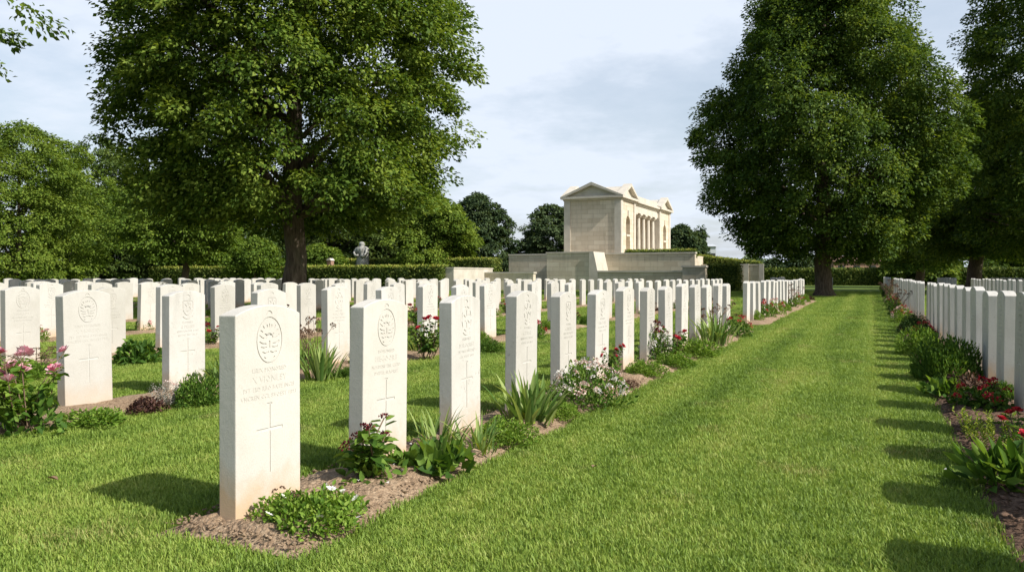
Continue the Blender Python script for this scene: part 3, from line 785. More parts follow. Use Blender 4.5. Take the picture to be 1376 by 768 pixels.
# ------------------------------------------------------------------ trees
def make_tree(name, label, loc, trunk_r, trunk_h, prof, n_cl, n_lf, leaf, clump, mat, seed, limbs=26, group=None, lean=(0, 0), shell=.72, flat=.45, lobes=.16, cat='tree', sides=9):
    """prof: list of (height, radius) of the crown; limbs run from the trunk to the clumps"""
    g = np.random.default_rng(seed); rr = random.Random(seed)
    t = thing(name, label, cat, (loc[0], loc[1], 0), 0, group)
    hs = np.array([p[0] for p in prof]); rs_ = np.array([p[1] for p in prof]); top = hs[-1]
    ks = g.integers(2, 6, 6); ph = g.uniform(0, 6.28, 6); kz = g.uniform(.4, 1.6, 6)
    def rad(h, th):
        m = 1 + lobes * sum(math.sqrt(1 / 3) * np.sin(ks[i] * th + kz[i] * h + ph[i]) for i in range(6))
        return np.interp(h, hs, rs_) * m
    # clump centres
    u = g.uniform(size=n_cl * 3); h = hs[0] + (top - hs[0]) * u
    keep = g.uniform(size=len(h)) < np.interp(h, hs, rs_) / rs_.max() + .08
    h = h[keep][:n_cl]; n = len(h)
    th = g.uniform(0, 6.283, n)
    fr = np.where(g.uniform(size=n) < shell, g.uniform(.78, 1.07, n), np.sqrt(g.uniform(.08, .7, n)))
    r = rad(h, th) * fr
    C_ = np.stack([r * np.cos(th) + lean[0] * h / top, r * np.sin(th) + lean[1] * h / top, h], 1)
    out = np.stack([np.cos(th), np.sin(th), np.zeros(n)], 1)
    cs = clump * g.uniform(.65, 1.35, n)
    # leaves of each clump
    ci_ = np.repeat(np.arange(n), n_lf); m = len(ci_)
    q = g.normal(size=(m, 3)); q = norm(q) * (g.uniform(.15, 1, (m, 1)) ** .5)
    q[:, 2] *= flat
    P = C_[ci_] + q * cs[ci_][:, None]
    P[:, 2] -= .35 * (q[:, 0] * out[ci_][:, 0] + q[:, 1] * out[ci_][:, 1]) * cs[ci_]     # sprays droop outwards
    D = .55 * out[ci_] + .8 * q + g.normal(size=(m, 3)) * .4; D[:, 2] -= .35
    qn = q / np.array([1, 1, flat])
    Nn = np.array([0, 0, .75]) + g.normal(size=(m, 3)) * .38 + out[ci_] * .3 + qn * .75
    L = leaf * g.uniform(.65, 1.3, m); Wd = L * g.uniform(.5, .72, m)
    V, Fa = leaves4(P, D, Nn, L, Wd, g)
    clr = g.uniform(size=n)
    rnd = np.clip(.35 * clr[ci_] + .65 * g.uniform(size=m), 0, 1)
    mobj('crown', mesh_np('crown', V, Fa, rnd), t, mat)
    # trunk and limbs
    mb = MB()
    hts = [-.15, 0, .12, .35, .8, trunk_h * .5, trunk_h, trunk_h + (top - trunk_h) * .35, trunk_h + (top - trunk_h) * .7]
    rads = [trunk_r * 1.75, trunk_r * 1.5, trunk_r * 1.24, trunk_r * 1.08, trunk_r, trunk_r * .95, trunk_r * .92, trunk_r * .5, trunk_r * .15]
    pts = [(lean[0] * z / top + (rr.gauss(0, .02 * trunk_h) if z > 1 else 0), lean[1] * z / top + (rr.gauss(0, .02 * trunk_h) if z > 1 else 0), z) for z in hts]
    mb.tube(pts, rads, max(sides, 8), True, rr)
    order = g.permutation(n)[:limbs]
    for i in order:
        e = Vector(C_[i]); z0 = min(max(trunk_h * .85, e.z - Vector((e.x, e.y)).length * rr.uniform(.5, 1.1)), trunk_h + (top - trunk_h) * .6)
        s0 = Vector((lean[0] * z0 / top, lean[1] * z0 / top, z0)); mid = s0.lerp(e, .5) + Vector((rr.gauss(0, .12), rr.gauss(0, .12), .25 + rr.gauss(0, .1)))
        k = rr.uniform(.22, .42) * trunk_r
        mb.tube([s0, s0.lerp(mid, .5) + Vector((0, 0, .05)), mid, mid.lerp(e, .55), e], [k, k * .8, k * .55, k * .3, k * .1], 6)
    mobj('trunk', mb.mesh('trunk', smooth=True), t, M['bark'])
    return t

make_tree('lime_tree', 'large leafy tree with thick brown trunk among the headstones left of centre', BIGTREE, .27, 2.7,
          [(2.15, 1.8), (2.7, 3.2), (3.8, 3.6), (5.5, 3.75), (8, 3.75), (10.5, 3.4), (12.5, 2.4), (13.6, .4)], 1600, 185, .105, .46, M['lime'], 21, 40, lobes=.06, shell=.68, flat=.55)
T2 = at(1107, 35.5)
make_tree('lime_tree', 'tall dark tree with full rounded crown at the end of the left headstone row', T2, .37, 3.0,
          [(1.8, 1.9), (2.5, 3.3), (4.2, 4.7), (6, 5.05), (8.5, 4.5), (11, 3.55), (13.5, 2.6), (15.8, 1.0), (16.5, .2)], 1800, 150, .14, .52, M['lime_dark'], 33, 40, lobes=.09, shell=.68, flat=.75)
T3 = at(1306, 46)
make_tree('lime_tree', 'very dark leaning tree behind the right-hand headstones', T3, .40, 2.6,
          [(2.0, 2.4), (3.0, 3.6), (5, 4.2), (8, 3.8), (10, 2.2), (11.5, .5)], 560, 140, .18, .75, M['lime_dark'], 44, 34, lean=(1.6, .8))
make_tree('lime_tree', 'dark tree cut off by the right edge of the picture', at(1448, 38), .36, 2.7,
          [(2.3, 2.6), (3.2, 4.2), (5, 5.2), (8, 5.1), (12, 4.8), (15.5, 3.4), (18, .4)], 1100, 140, .16, .62, M['lime_dark'], 55, 30, flat=.7, lobes=.1)
make_tree('lime_tree', 'dark tree far behind the path between the two tall right-hand trees', at(1236, 62), .33, 2.3,
          [(1.6, 2.4), (3, 3.4), (5, 3.5), (7, 2.9), (8.6, 1.5), (9.5, .4)], 360, 120, .22, .85, M['lime_dark'], 56, 26)
# bough reaching in at the top left
make_tree('lime_tree', 'tree outside the picture whose leafy bough hangs in at the top left', at(-345, 13.5), .26, 2.9,
          [(4.3, 1.4), (5.0, 3.3), (6.5, 3.7), (8.5, 3.0), (10.5, .6)], 260, 110, .13, .5, M['lime'], 66, 24)

BG = 'woodland trees behind the cemetery'
def bgtree(name, label, px, d, topy, wpx, mat, seed, basey=None, n=620, lf=75, leaf=None, cat='tree', trunk_r=.2, bot=.6, round_=1.0):
    x, y = at(px, d); top = hgt(topy, d); r = wpx / 2 * d / F
    leaf = leaf or max(.14, d * .0034)
    make_tree(name, label, (x, y), trunk_r, max(.8, bot + .8), [(bot, r * .55), (bot + (top - bot) * .15, r * .9), (bot + (top - bot) * .42, r), (bot + (top - bot) * .68, r * .82 * round_), (bot + (top - bot) * .88, r * .5 * round_), (top, r * .1)],
              n, lf, leaf, max(.5, r * .12), mat, seed, 14, BG, cat=cat, lobes=.2)
bgtree('broadleaf_tree', 'bright yellow-green bushy tree filling the left edge behind the headstones', 25, 44, 166, 215, M['bright'], 71, n=1100, lf=80, bot=.2)
bgtree('broadleaf_tree', 'mid green round-topped tree right of the bright tree at the left edge', 132, 58, 184, 150, M['wood_green'], 72, n=600, bot=.3)
bgtree('broadleaf_tree', 'small light green tree with thin trunk before the left hedge', 249, 39, 215, 150, M['bright'], 73, n=600, bot=1.7, trunk_r=.17)
bgtree('broadleaf_tree', 'dark tree in the woodland left of the small light green tree', 190, 60, 232, 140, M['wood_green'], 74, n=600, bot=.2)
bgtree('broadleaf_tree', 'dark woodland tree seen just left of the big tree trunk', 320, 62, 222, 170, M['wood_green'], 75, n=600, bot=.2)
bgtree('broadleaf_tree', 'dark woodland tree seen just right of the big tree trunk', 440, 63, 228, 160, M['wood_green'], 76, n=600, bot=.2)
bgtree('broadleaf_tree', 'woodland tree behind the grey statue', 525, 64, 240, 130, M['wood_green'], 77, n=600, bot=.2)
bgtree('broadleaf_tree', 'light green tree below the right side of the big crown', 584, 56, 262, 100, M['bright'], 78, n=600, bot=.3)
bgtree('broadleaf_tree', 'dark green tree standing left of the memorial beyond the hedge', 640, 72, 261, 92, M['far_green'], 79, n=600, bot=.2)
bgtree('broadleaf_tree', 'round dark tree directly behind the left corner of the memorial', 742, 78, 276, 92, M['far_green'], 80, n=600, bot=.2)
bgtree('broadleaf_tree', 'tree just right of the memorial far pavilion', 916, 88, 303, 52, M['far_green'], 81, n=600, bot=.2)
bgtree('poplar_tree', 'slim upright tree right of the memorial', 941, 92, 305, 14, M['far_green'], 82, n=70, bot=.3)
bgtree('broadleaf_tree', 'small lit bush tree behind the hedge left of the big trunk', 342, 50, 318, 60, M['bright'], 83, n=130, bot=.9, trunk_r=.07)
bgtree('broadleaf_tree', 'low bushy tree behind the hedge between trunk and statue', 430, 55, 330, 70, M['bright'], 84, n=130, bot=.3)
bgtree('yew_tree', 'dark clipped yew left of the leaning tree trunk', 1262, 72, 332, 46, M['lime_dark'], 85, n=110, bot=.1)
bgtree('yew_tree', 'dark yew right of the brick building', 1208, 74, 328, 40, M['lime_dark'], 86, n=110, bot=.1)
bgtree('broadleaf_tree', 'far round bush above the hedge left of the tall dark tree', 1040, 98, 349, 36, M['far_green'], 87, n=90, bot=.1)
bgtree('broadleaf_tree', 'bush behind the hedge close to the tall dark tree trunk', 1078, 80, 340, 40, M['far_green'], 88, n=110, bot=.1)
bgtree('broadleaf_tree', 'dark tree behind the hedge at the right edge', 1372, 74, 300, 90, M['lime_dark'], 89, n=600, bot=.3)
bgtree('broadleaf_tree', 'dark woodland tree at the far left behind the mid green tree', 90, 66, 238, 150, M['wood_green'], 90, n=600, bot=.1)
bgtree('broadleaf_tree', 'dark low woodland tree behind the left hedge', 260, 66, 262, 150, M['wood_green'], 91, n=600, bot=.1)
bgtree('broadleaf_tree', 'dark low tree behind the hedge under the big crown', 480, 70, 268, 150, M['wood_green'], 92, n=600, bot=.1)

# distant tree line on the horizon: one mass
def treeline():
    g = np.random.default_rng(9); n = 26000
    ang = g.uniform(R(-62), R(34), n) + 0; d = g.uniform(250, 300, n)
    hgt_ = (3.2 + 2.2 * np.sin(ang * 37) + 1.6 * np.sin(ang * 91 + 1)) * np.sqrt(g.uniform(0, 1, n)) + .2
    P = np.stack([d * np.sin(ang), d * np.cos(ang), np.maximum(.1, hgt_)], 1)
    D = g.normal(size=(n, 3)); Nn = g.normal(size=(n, 3)) + np.array([0, -.5, .6])
    V, Fa = leaves4(P, D, Nn, g.uniform(.9, 1.7, n), g.uniform(.7, 1.2, n), g)
    o = mobj('distant_wood', mesh_np('distant_wood', V, Fa, g.uniform(size=n)), None, M['far_green'])
    o['kind'] = 'stuff'; o['label'] = 'far wooded skyline on the horizon'; o['category'] = 'wood'
treeline()

# ------------------------------------------------------------------ hedges
def hedge(name, label, x0, x1, y0, y1, z0, z1, n, leaf, seed, topmat='hedge_lit_top', slope=0.0):
    g = np.random.default_rng(seed)
    t = thing(name, label, 'hedge', ((x0 + x1) / 2, (y0 + y1) / 2, 0))
    cx, cy = (x0 + x1) / 2, (y0 + y1) / 2
    zt = lambda x: z1 + slope * (x - x0) / (x1 - x0)
    mb = MB(); e = leaf * .5
    vs = [(x0+e-cx,y0+e-cy,z0-.1),(x1-e-cx,y0+e-cy,z0-.1),(x1-e-cx,y1-e-cy,z0-.1),(x0+e-cx,y1-e-cy,z0-.1),
          (x0+e-cx,y0+e-cy,zt(x0)-e),(x1-e-cx,y0+e-cy,zt(x1)-e),(x1-e-cx,y1-e-cy,zt(x1)-e),(x0+e-cx,y1-e-cy,zt(x0)-e)]
    mb.add(vs, [(0,3,2,1),(4,5,6,7),(0,1,5,4),(1,2,6,5),(2,3,7,6),(3,0,4,7)], .15)
    mobj('inner_core', mb.mesh('inner_core'), t, M['hedge'])  # solid dark green box filling the hedge behind its leaves
    areas = {'f': (x1-x0)*(z1-z0), 'b': (x1-x0)*(z1-z0)*.3, 'l': (y1-y0)*(z1-z0), 'r': (y1-y0)*(z1-z0)}
    tot = sum(areas.values())
    Ps, Ns = [], []
    for kf, a in areas.items():
        m = int(n * a / tot); u = g.uniform(size=m); v = g.uniform(size=m)
        if kf in 'fb':
            x = x0 + (x1 - x0) * u; z = z0 + (zt(x) - z0) * v
            P = np.stack([x, np.full(m, y0 if kf == 'f' else y1), z], 1); nn = (0, -1 if kf == 'f' else 1, .4)
        else:
            x = np.full(m, x0 if kf == 'l' else x1); y = y0 + (y1 - y0) * u; z = z0 + (zt(x) - z0) * v
            P = np.stack([x, y, z], 1); nn = (-1 if kf == 'l' else 1, 0, .4)
        Ps.append(P); Ns.append(np.tile(nn, (m, 1)))
    P = np.concatenate(Ps) + g.normal(size=(sum(map(len, Ps)), 3)) * leaf * .35; Nn = np.concatenate(Ns) + g.normal(size=P.shape) * .6
    D = g.normal(size=P.shape) + np.array([0, 0, .3]); m = len(P)
    V, Fa = leaves4(P - (cx, cy, 0), D, Nn, leaf * g.uniform(.6, 1.3, m), leaf * g.uniform(.45, .8, m), g)
    mobj('foliage', mesh_np('foliage', V, Fa, g.uniform(size=m)), t, M['hedge'])
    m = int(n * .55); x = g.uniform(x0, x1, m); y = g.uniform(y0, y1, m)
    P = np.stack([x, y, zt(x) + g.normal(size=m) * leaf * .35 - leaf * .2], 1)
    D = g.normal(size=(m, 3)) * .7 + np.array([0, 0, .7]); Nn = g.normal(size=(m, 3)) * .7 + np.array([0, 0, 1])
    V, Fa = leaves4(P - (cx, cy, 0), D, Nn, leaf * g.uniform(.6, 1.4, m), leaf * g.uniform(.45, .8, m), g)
    mobj('top_leaves', mesh_np('top_leaves', V, Fa, g.uniform(size=m)), t, M[topmat])
    return t
hedge('clipped_hedge', 'long low clipped hedge behind the headstones on the left', -47, -23.3, 41.3, 42.6, 0, 1.46, 26000, .12, 1)
hedge('clipped_hedge', 'taller clipped hedge running up to the left end of the memorial terrace', -42, -22.9, 47.6, 49.2, 0, 2.02, 20000, .13, 2)
hedge('clipped_hedge', 'long dark hedge closing the far end of the path', -14, 26, 82, 83.5, 0, 1.5, 24000, .19, 3, 'hedge')
hedge('clipped_hedge', 'clipped hedge on the terrace under the memorial columns', -14.6, -10.1, 50.7, 51.4, 2.1, 2.55, 2600, .1, 4)
hedge('clipped_hedge', 'dark square clipped hedge block before the right terrace wall', -8.6, -6.85, 46.6, 47.8, 0, 1.5, 2600, .11, 5, 'hedge')
hedge('clipped_hedge', 'sloping clipped hedge on top of the right terrace wall', -11.2, -6.6, 54.0, 55.2, 1.5, 2.35, 4200, .11, 6, slope=-.6)

# ------------------------------------------------------------------ memorial and terrace
def boolcut(me, cutter):
    a = bpy.data.objects.new('a', me); b = bpy.data.objects.new('b', cutter); COL.objects.link(b)
    md_ = a.modifiers.new('cut', 'BOOLEAN'); md_.operation = 'DIFFERENCE'; md_.solver = 'EXACT'; md_.object = b
    r = temp_mesh(a); COL.objects.unlink(b); bpy.data.objects.remove(a); bpy.data.objects.remove(b); return r
FX, PW = -15.2, 3.95                      # +X face of the loggia, pavilion size
Y0, Y1, Y2, Y3 = 51.5, 55.15, 62.2, 65.9
ZB, ZC, ZA = 2.2, 6.02, 7.2              # floor, cornice, apex
mon = thing('memorial_loggia', 'pale stone memorial with two gabled pavilions joined by a row of columns', 'memorial', (FX - PW / 2, (Y0 + Y3) / 2, 0))
OX, OY = FX - PW / 2, (Y0 + Y3) / 2
def part(name, mb, parent, mat, off=True, smooth=False):
    if off: mb.v = [(x - OX, y - OY, z) for x, y, z in mb.v]
    return mobj(name, mb.mesh(name, smooth), parent, mat)
for ya, yb in ((Y0, Y1), (Y2, Y3)):
    mb = MB(); mb.box(FX - PW, FX, ya, yb, 0, ZC)
    mb.v = [(x - OX, y - OY, z) for x, y, z in mb.v]
    body = mb.mesh('pavilion')
    yc = (ya + yb) / 2; hw = .5; pts = [(yc - hw, ZB + .1), (yc + hw, ZB + .1)] + [(yc + hw * math.cos(R(a)), 4.55 + hw * math.sin(R(a))) for a in range(0, 181, 15)]
    c = MB(); c.prism([(p[0] - OY, p[1]) for p in pts], 'x', FX - OX - .75, FX - OX + .5)
    body = boolcut(body, c.mesh('cutter')); body.materials.clear()
    pv = mobj('pavilion', body, mon, M['ashlar'])
    # corner pilasters
    for xa in (FX - PW - .05, FX - .40):
        mb = MB(); mb.box(xa, xa + .45, ya - .05, ya - .003, 0, ZC); part('pilaster', mb, pv, M['coping'])
    for y_ in (ya + .006, yb - .45):
        mb = MB(); mb.box(FX + .003, FX + .06, y_, y_ + .42, ZB, ZC); part('pilaster', mb, pv, M['coping'])
    mb = MB(); mb.box(FX + .002, FX + .05, yc - .48, yc + .48, 3.62, 3.75); part('niche_sill', mb, pv, M['coping'])
    mb = MB(); mb.box(FX + .004, FX + .07, yc - .09, yc + .09, 5.08, 5.4); part('keystone', mb, pv, M['coping'])
    mb = MB(); o = .16
    mb.box(FX - PW - o * .6, FX + o * .6, ya - o * .6, yb + o * .6, ZC + .002, ZC + .12); mb.box(FX - PW - o * 1.6, FX + o * 1.6, ya - o * 1.6, yb + o * 1.6, ZC + .122, ZC + .27)
    part('cornice', mb, pv, M['coping'])
    zc = ZC + .272; xm = FX - PW / 2; hx = PW / 2 + .1; hy = (yb - ya) / 2 + .1
    # crossed gable roofs
    mb = MB(); mb.prism([(xm - hx, zc), (xm + hx, zc), (xm, ZA - .1)], 'y', ya + .02, yb - .02)
    mb.prism([(yc - hy, zc), (yc + hy, zc), (yc, ZA - .12)], 'x', FX - PW + .02, FX - .02)
    part('roof', mb, pv, M['coping'])
    # raking cornices of the pediments
    for ax in 'xy':
        cm, hh_ = (xm, hx + .16) if ax == 'y' else (yc, hy + .16)
        for s_ in (-1, 1):
            pts = [(cm + s_ * hh_, zc + .002), (cm + s_ * (hh_ - .34), zc + .002), (cm, ZA - .16), (cm, ZA + .05)]
            if s_ > 0: pts = pts[::-1]
            for a0, a1 in (((ya - .26, ya + .30), (yb - .30, yb + .26)) if ax == 'y' else ((FX - .30, FX + .26), (FX - PW - .26, FX - PW + .30))):
                p2 = [(p[0] + (s_ * .002), p[1]) for p in pts]
                mb = MB(); mb.prism(p2, ax, a0, a1); part('raking_cornice', mb, pv, M['coping'])
# colonnade
mb = MB(); mb.box(FX - PW + .3, FX - PW + .7, Y1 + .003, Y2 - .003, 0, ZC - .5); part('rear_wall', mb, mon, M['ashlar'])
mb = MB(); mb.box(FX - PW + .703, FX - .02, Y1 + .003, Y2 - .003, 0, ZB + .12); part('floor_slab', mb, mon, M['coping'])
mb = MB(); mb.box(FX - PW + .1, FX - .10, Y1 + .004, Y2 - .004, 5.45, ZC - .05); mb.box(FX - PW, FX - .02, Y1 + .004, Y2 - .004, ZC - .048, ZC + .1)
mb.box(FX - PW - .1, FX + .14, Y1 + .3, Y2 - .3, ZC + .102, ZC + .25); mb.box(FX - PW, FX - .08, Y1 + .1, Y2 - .1, ZC + .252, ZC + .62)
part('entablature', mb, mon, M['coping'])
for row_x in (FX - .36,):
    for i in range(5):
        yy = Y1 + .7 + (Y2 - Y1 - 1.4) * i / 4
        mb = MB(); mb.lathe([(.16, ZB + .24), (.165, 3.2), (.155, 4.2), (.14, 5.2)], 14, (row_x, yy))
        cl = part('column', mb, mon, M['coping'], smooth=False)
        mb = MB(); mb.lathe([(.2, 5.202), (.25, 5.28), (.27, 5.33)], 14, (row_x, yy)); mb.box(row_x - .28, row_x + .28, yy - .28, yy + .28, 5.332, 5.447)
        part('capital', mb, cl, M['coping'])
        mb = MB(); mb.box(row_x - .29, row_x + .29, yy - .29, yy + .29, ZB + .122, ZB + .2); mb.lathe([(.27, ZB + .201), (.27, ZB + .238)], 14, (row_x, yy))
        part('base', mb, cl, M['coping'])

def wall(label, x0, x1, y0, y1, z1, cop=.1, over=.05, mat='ashlar', ends=()):
    t = thing('terrace_wall', label, 'wall', ((x0 + x1) / 2, (y0 + y1) / 2, 0)); ox, oy = (x0 + x1) / 2, (y0 + y1) / 2
    mb = MB(); mb.box(x0 - ox, x1 - ox, y0 - oy, y1 - oy, -.1, z1 - cop); mobj('masonry', mb.mesh('masonry'), t, M[mat])
    mb = MB(); mb.box(x0 - ox - over, x1 - ox + over, y0 - oy - over, y1 - oy + over, z1 - cop + .002, z1)
    mobj('coping', mb.mesh('coping'), t, M['coping'])
    for (xa, xb) in ends:
        mb = MB(); mb.box(xa - ox, xb - ox, y0 - oy - .09, y0 - oy - .003, -.1, z1 + .02); mobj('pier', mb.mesh('pier'), t, M['coping'])
    return t
wall('long upper terrace wall below the memorial', -22.8, -10.0, 50.2, 50.6, 2.40)
t = thing('terrace_fill', 'raised paved terrace platform carrying the memorial', 'platform', (-16, 55, 0))
mb = MB(); mb.box(-21.5 + 16, -10.2 + 16, 50.61 - 55, 67 - 55, -.1, ZB); mobj('paving', mb.mesh('paving'), t, M['ashlar'])
# bastion with a splayed lit side
t = thing('terrace_bastion', 'projecting stone bastion with pale splayed end in front of the memorial', 'wall', (-17.5, 49, 0))
mb = MB(); mb.box(-19.1 + 17.5, -16.2 + 17.5, 48 - 49, 50.19 - 49, -.1, 2.36); mobj('masonry', mb.mesh('masonry'), t, M['ashlar'])
mb = MB(); mb.prism([(-16.195 + 17.5, -.1), (-15.35 + 17.5, -.1), (-15.9 + 17.5, 2.44), (-16.195 + 17.5, 2.44)], 'y', 47.9 - 49, 50.19 - 49); mobj('splayed_end', mb.mesh('splayed_end'), t, M['coping'])
mb = MB(); mb.box(-19.15 + 17.5, -16.2 + 17.5, 47.95 - 49, 50.19 - 49, 2.362, 2.44); mobj('coping', mb.mesh('coping'), t, M['coping'])
wall('low terrace wall left of the bastion', -23.0, -19.3, 46.2, 46.6, 1.15)
wall('low terrace wall right of the bastion', -15.2, -9.9, 46.6, 47.0, 1.22)
wall('low pale wall end standing at the left end of the terrace', -23.45, -22.7, 42.0, 47.4, 1.42, .08, .03, 'coping')
wall('short low wall left of the dark hedge block', -9.45, -8.2, 44.0, 44.5, 1.47)
wall('low terrace wall with two pale piers at its right end', -11.0, -6.3, 53.2, 53.6, 1.66, ends=((-7.45, -7.15), (-6.5, -6.2)))

# statue behind the hedge
sx, sy = at(487, 56)
t = thing('stone_statue', 'weathered grey stone figure on a plinth rising behind the hedge', 'statue', (sx, sy, 0))
mb = MB(); mb.box(-.42, .42, -.35, .35, 0, 1.5); mb.box(-.5, .5, -.42, .42, 1.502, 1.64); mobj('plinth', mb.mesh('plinth'), t, M['statue'])
mb = MB(); prof = [(.46, 1.65), (.43, 2.0), (.40, 2.4), (.44, 2.75), (.46, 2.95), (.34, 3.12), (.16, 3.18), (.2, 3.28), (.21, 3.4), (.14, 3.5), (.03, 3.53)]
mb.lathe(prof, 20)
nv = []
for (x, y, z) in mb.v:
    a = math.atan2(y, x); k = 1 + (.13 * math.sin(a * 7 + z * 1.5) + .1 * mnoise.noise(Vector((x * 4, y * 4, z * 3)))) * (1 if z < 3.05 else .3)
    nv.append((x * k * 1.05 - (.05 if z > 3.1 else 0), y * k * .75, 1.65 + (z - 1.65) * .88))
mb.v = nv; mb.tube([(-.36, -.1, 2.85), (-.52, -.25, 2.5), (-.35, -.36, 2.3), (-.1, -.36, 2.35)], [.11, .1, .09, .07], 8)
mb.tube([(.36, -.1, 2.85), (.5, -.22, 2.5), (.34, -.36, 2.25), (.1, -.36, 2.3)], [.11, .1, .09, .07], 8)
mobj('draped_figure', mb.mesh('draped_figure', True), t, M['statue'])
x_, y_ = at(444, 52)
t = thing('brick_post', 'short reddish post in the gap between the two hedges', 'post', (x_, y_, 0))
mb = MB(); mb.box(-.16, .16, -.16, .16, -.1, 1.9); mobj('shaft', mb.mesh('shaft'), t, M['brick'])
mb = MB(); mb.prism([(-.2, 1.902), (.2, 1.902), (.06, 2.05), (-.06, 2.05)], 'y', -.2, .2); mobj('cap', mb.mesh('cap'), t, M['coping'])

# buildings far behind
def house(label, px0, px1, d, wally, roofy, wallmat, roofmat, wins=3, dep=7):
    xa, ya = at(px0, d); xb, yb = at(px1, d); cx, cy = (xa + xb) / 2, (ya + yb) / 2; wd = math.hypot(xb - xa, yb - ya)
    t = thing('farm_building', label, 'building', (cx, cy, 0), math.atan2(yb - ya, xb - xa))
    zw, zr = hgt(wally, d), hgt(roofy, d)
    mb = MB(); mb.box(-wd / 2, wd / 2, 0, dep, 0, zw); mobj('wall', mb.mesh('wall'), t, M[wallmat])
    mb = MB(); mb.prism([(-.3, zw + .003), (dep + .3, zw + .003), (dep / 2, zr)], 'x', -wd / 2 - .3, wd / 2 + .3); mobj('roof', mb.mesh('roof'), t, M[roofmat])
    for i in range(wins):
        u = -wd / 2 + wd * (i + .5) / wins
        mb = MB(); mb.box(u - .4, u + .4, -.03, -.003, zw * .45, zw * .8); w_ = mobj('window', mb.mesh('window'), t, M['glass'])
        mb = MB(); mb.box(u - .46, u + .46, -.08, -.032, zw * .45 - .1, zw * .45 - .003); mobj('sill', mb.mesh('sill'), w_, M['coping'])
house('low brown brick building beyond the hedge at the end of the path', 1120, 1183, 98, 351, 343, 'brick', 'brick', 3)
house('low pale roofed shed glimpsed left of the tall dark tree', 1046, 1076, 120, 364, 358, 'brick', 'tiles', 2)
house('pale grey block far right of the memorial', 948, 962, 150, 331, 327, 'render', 'render', 2)
x_, y_ = at(1345, 78)
t = thing('gate_pillar', 'white pillar standing in front of the far hedge at the right', 'pillar', (x_, y_, 0))
mb = MB(); mb.box(-.2, .2, -.2, .2, 0, 1.95); mobj('shaft', mb.mesh('shaft'), t, M['paint'])
mb = MB(); mb.box(-.27, .27, -.27, .27, 1.952, 2.07); mobj('cap', mb.mesh('cap'), t, M['paint'])

# ------------------------------------------------------------------ bed plants
def dome(n, rad, hgt_, g, shell=.6):
    """points in a low dome, with outward directions"""
    th = g.uniform(0, 6.283, n); c = g.uniform(0, 1, n); s = np.sqrt(1 - c * c)
    rr = np.where(g.uniform(size=n) < shell, g.uniform(.82, 1.02, n), g.uniform(.3, .85, n))
    wob = 1 + .16 * np.sin(3 * th + g.uniform(0, 6)) + .1 * np.sin(5 * th + 2 * c * 3 + g.uniform(0, 6))
    o = np.stack([s * np.cos(th), s * np.sin(th), c], 1)
    P = o * (rr * wob)[:, None] * np.array([rad, rad, hgt_]); return P, o
def foliage_dome(n, rad, h, leaf, seed, ratio=.5, up=.3, jit=.5, shell=.6):
    g = np.random.default_rng(seed); P, o = dome(n, rad, h, g, shell)
    D = o * .7 + g.normal(size=o.shape) * jit + np.array([0, 0, up]); Nn = o * .5 + np.array([0, 0, .7]) + g.normal(size=o.shape) * .4
    L = leaf * g.uniform(.6, 1.3, n); V, Fa = leaves6(P - D * L[:, None] * .3, D, Nn, L, L * ratio)
    V[:, 2] = np.maximum(V[:, 2], .004)
    return mesh_np('foliage', V, Fa, np.repeat(g.uniform(size=n), 2))
def rose_mesh(r, seed, name='flower', layers=4):
    g = np.random.default_rng(seed); V = []; Fa = []; rn = []
    for l in range(layers):
        m = 4 + l * 2; rr = r * (.25 + .75 * l / (layers - 1)); tilt = .25 + .95 * l / (layers - 1)
        for i in range(m):
            a = 6.283 * (i + .5 * (l % 2)) / m + g.uniform(-.2, .2); w_ = 6.283 / m * .75
            b = len(V)
            for (rad_, da, z) in ((rr * .2, 0, 0), (rr * .75, -w_, .55), (rr * 1.05, 0, .75), (rr * .75, w_, .55)):
                V.append((rad_ * math.cos(a + da), rad_ * math.sin(a + da), r * (z * (1.25 - tilt * .55) + .12 * g.uniform())))
            Fa.append((b, b + 1, b + 2, b + 3)); rn.append(g.uniform())
    return mesh_np(name, V, Fa, rn)
def cluster_mesh(r, n, seed, name='flower', flat=.6):
    g = np.random.default_rng(seed); P, o = dome(n, r, r * flat, g, .9); D = o + g.normal(size=o.shape) * .5
    L = r * .55 * g.uniform(.7, 1.2, n); V, Fa = leaves6(P, D, o + g.normal(size=o.shape) * .4, L, L * .9)
    return mesh_np(name, V, Fa, np.repeat(g.uniform(size=n), 2))
def daisy_mesh(r, seed):
    V = []; Fa = []; rn = []; g = np.random.default_rng(seed)
    for i in range(9):
        a = 6.283 * i / 9; b = len(V)
        for rad_, da, z in ((r * .12, 0, 0), (r * .7, -.3, .12 * r), (r, 0, .2 * r), (r * .7, .3, .12 * r)): V.append((rad_ * math.cos(a + da), rad_ * math.sin(a + da), z))
        Fa.append((b, b + 1, b + 2, b + 3)); rn.append(g.uniform(.4, 1))
    return mesh_np('flower', V, Fa, rn)
FL = {'rose': [rose_mesh(1, 1), rose_mesh(1, 2)], 'cluster': [cluster_mesh(1, 34, 3), cluster_mesh(1, 30, 4)], 'daisy': [daisy_mesh(1, 5)]}
FLM = {}
def flower_mesh(kind, mat, i=0):
    ms = FL[kind]; k = (kind, mat, i % len(ms))
    if k not in FLM:
        c = ms[i % len(ms)].copy(); c.materials.clear(); c.materials.append(M[mat]); FLM[k] = c
    return FLM[k]
def put_flower(root, kind, mat, pos, size, rr, i=0):
    o = mobj('flower', flower_mesh(kind, mat, i), root); o.location = pos; o.scale = (size,) * 3
    o.rotation_euler = (rr.uniform(-.6, .6), rr.uniform(-.6, .6), rr.uniform(0, 6.28)); return o
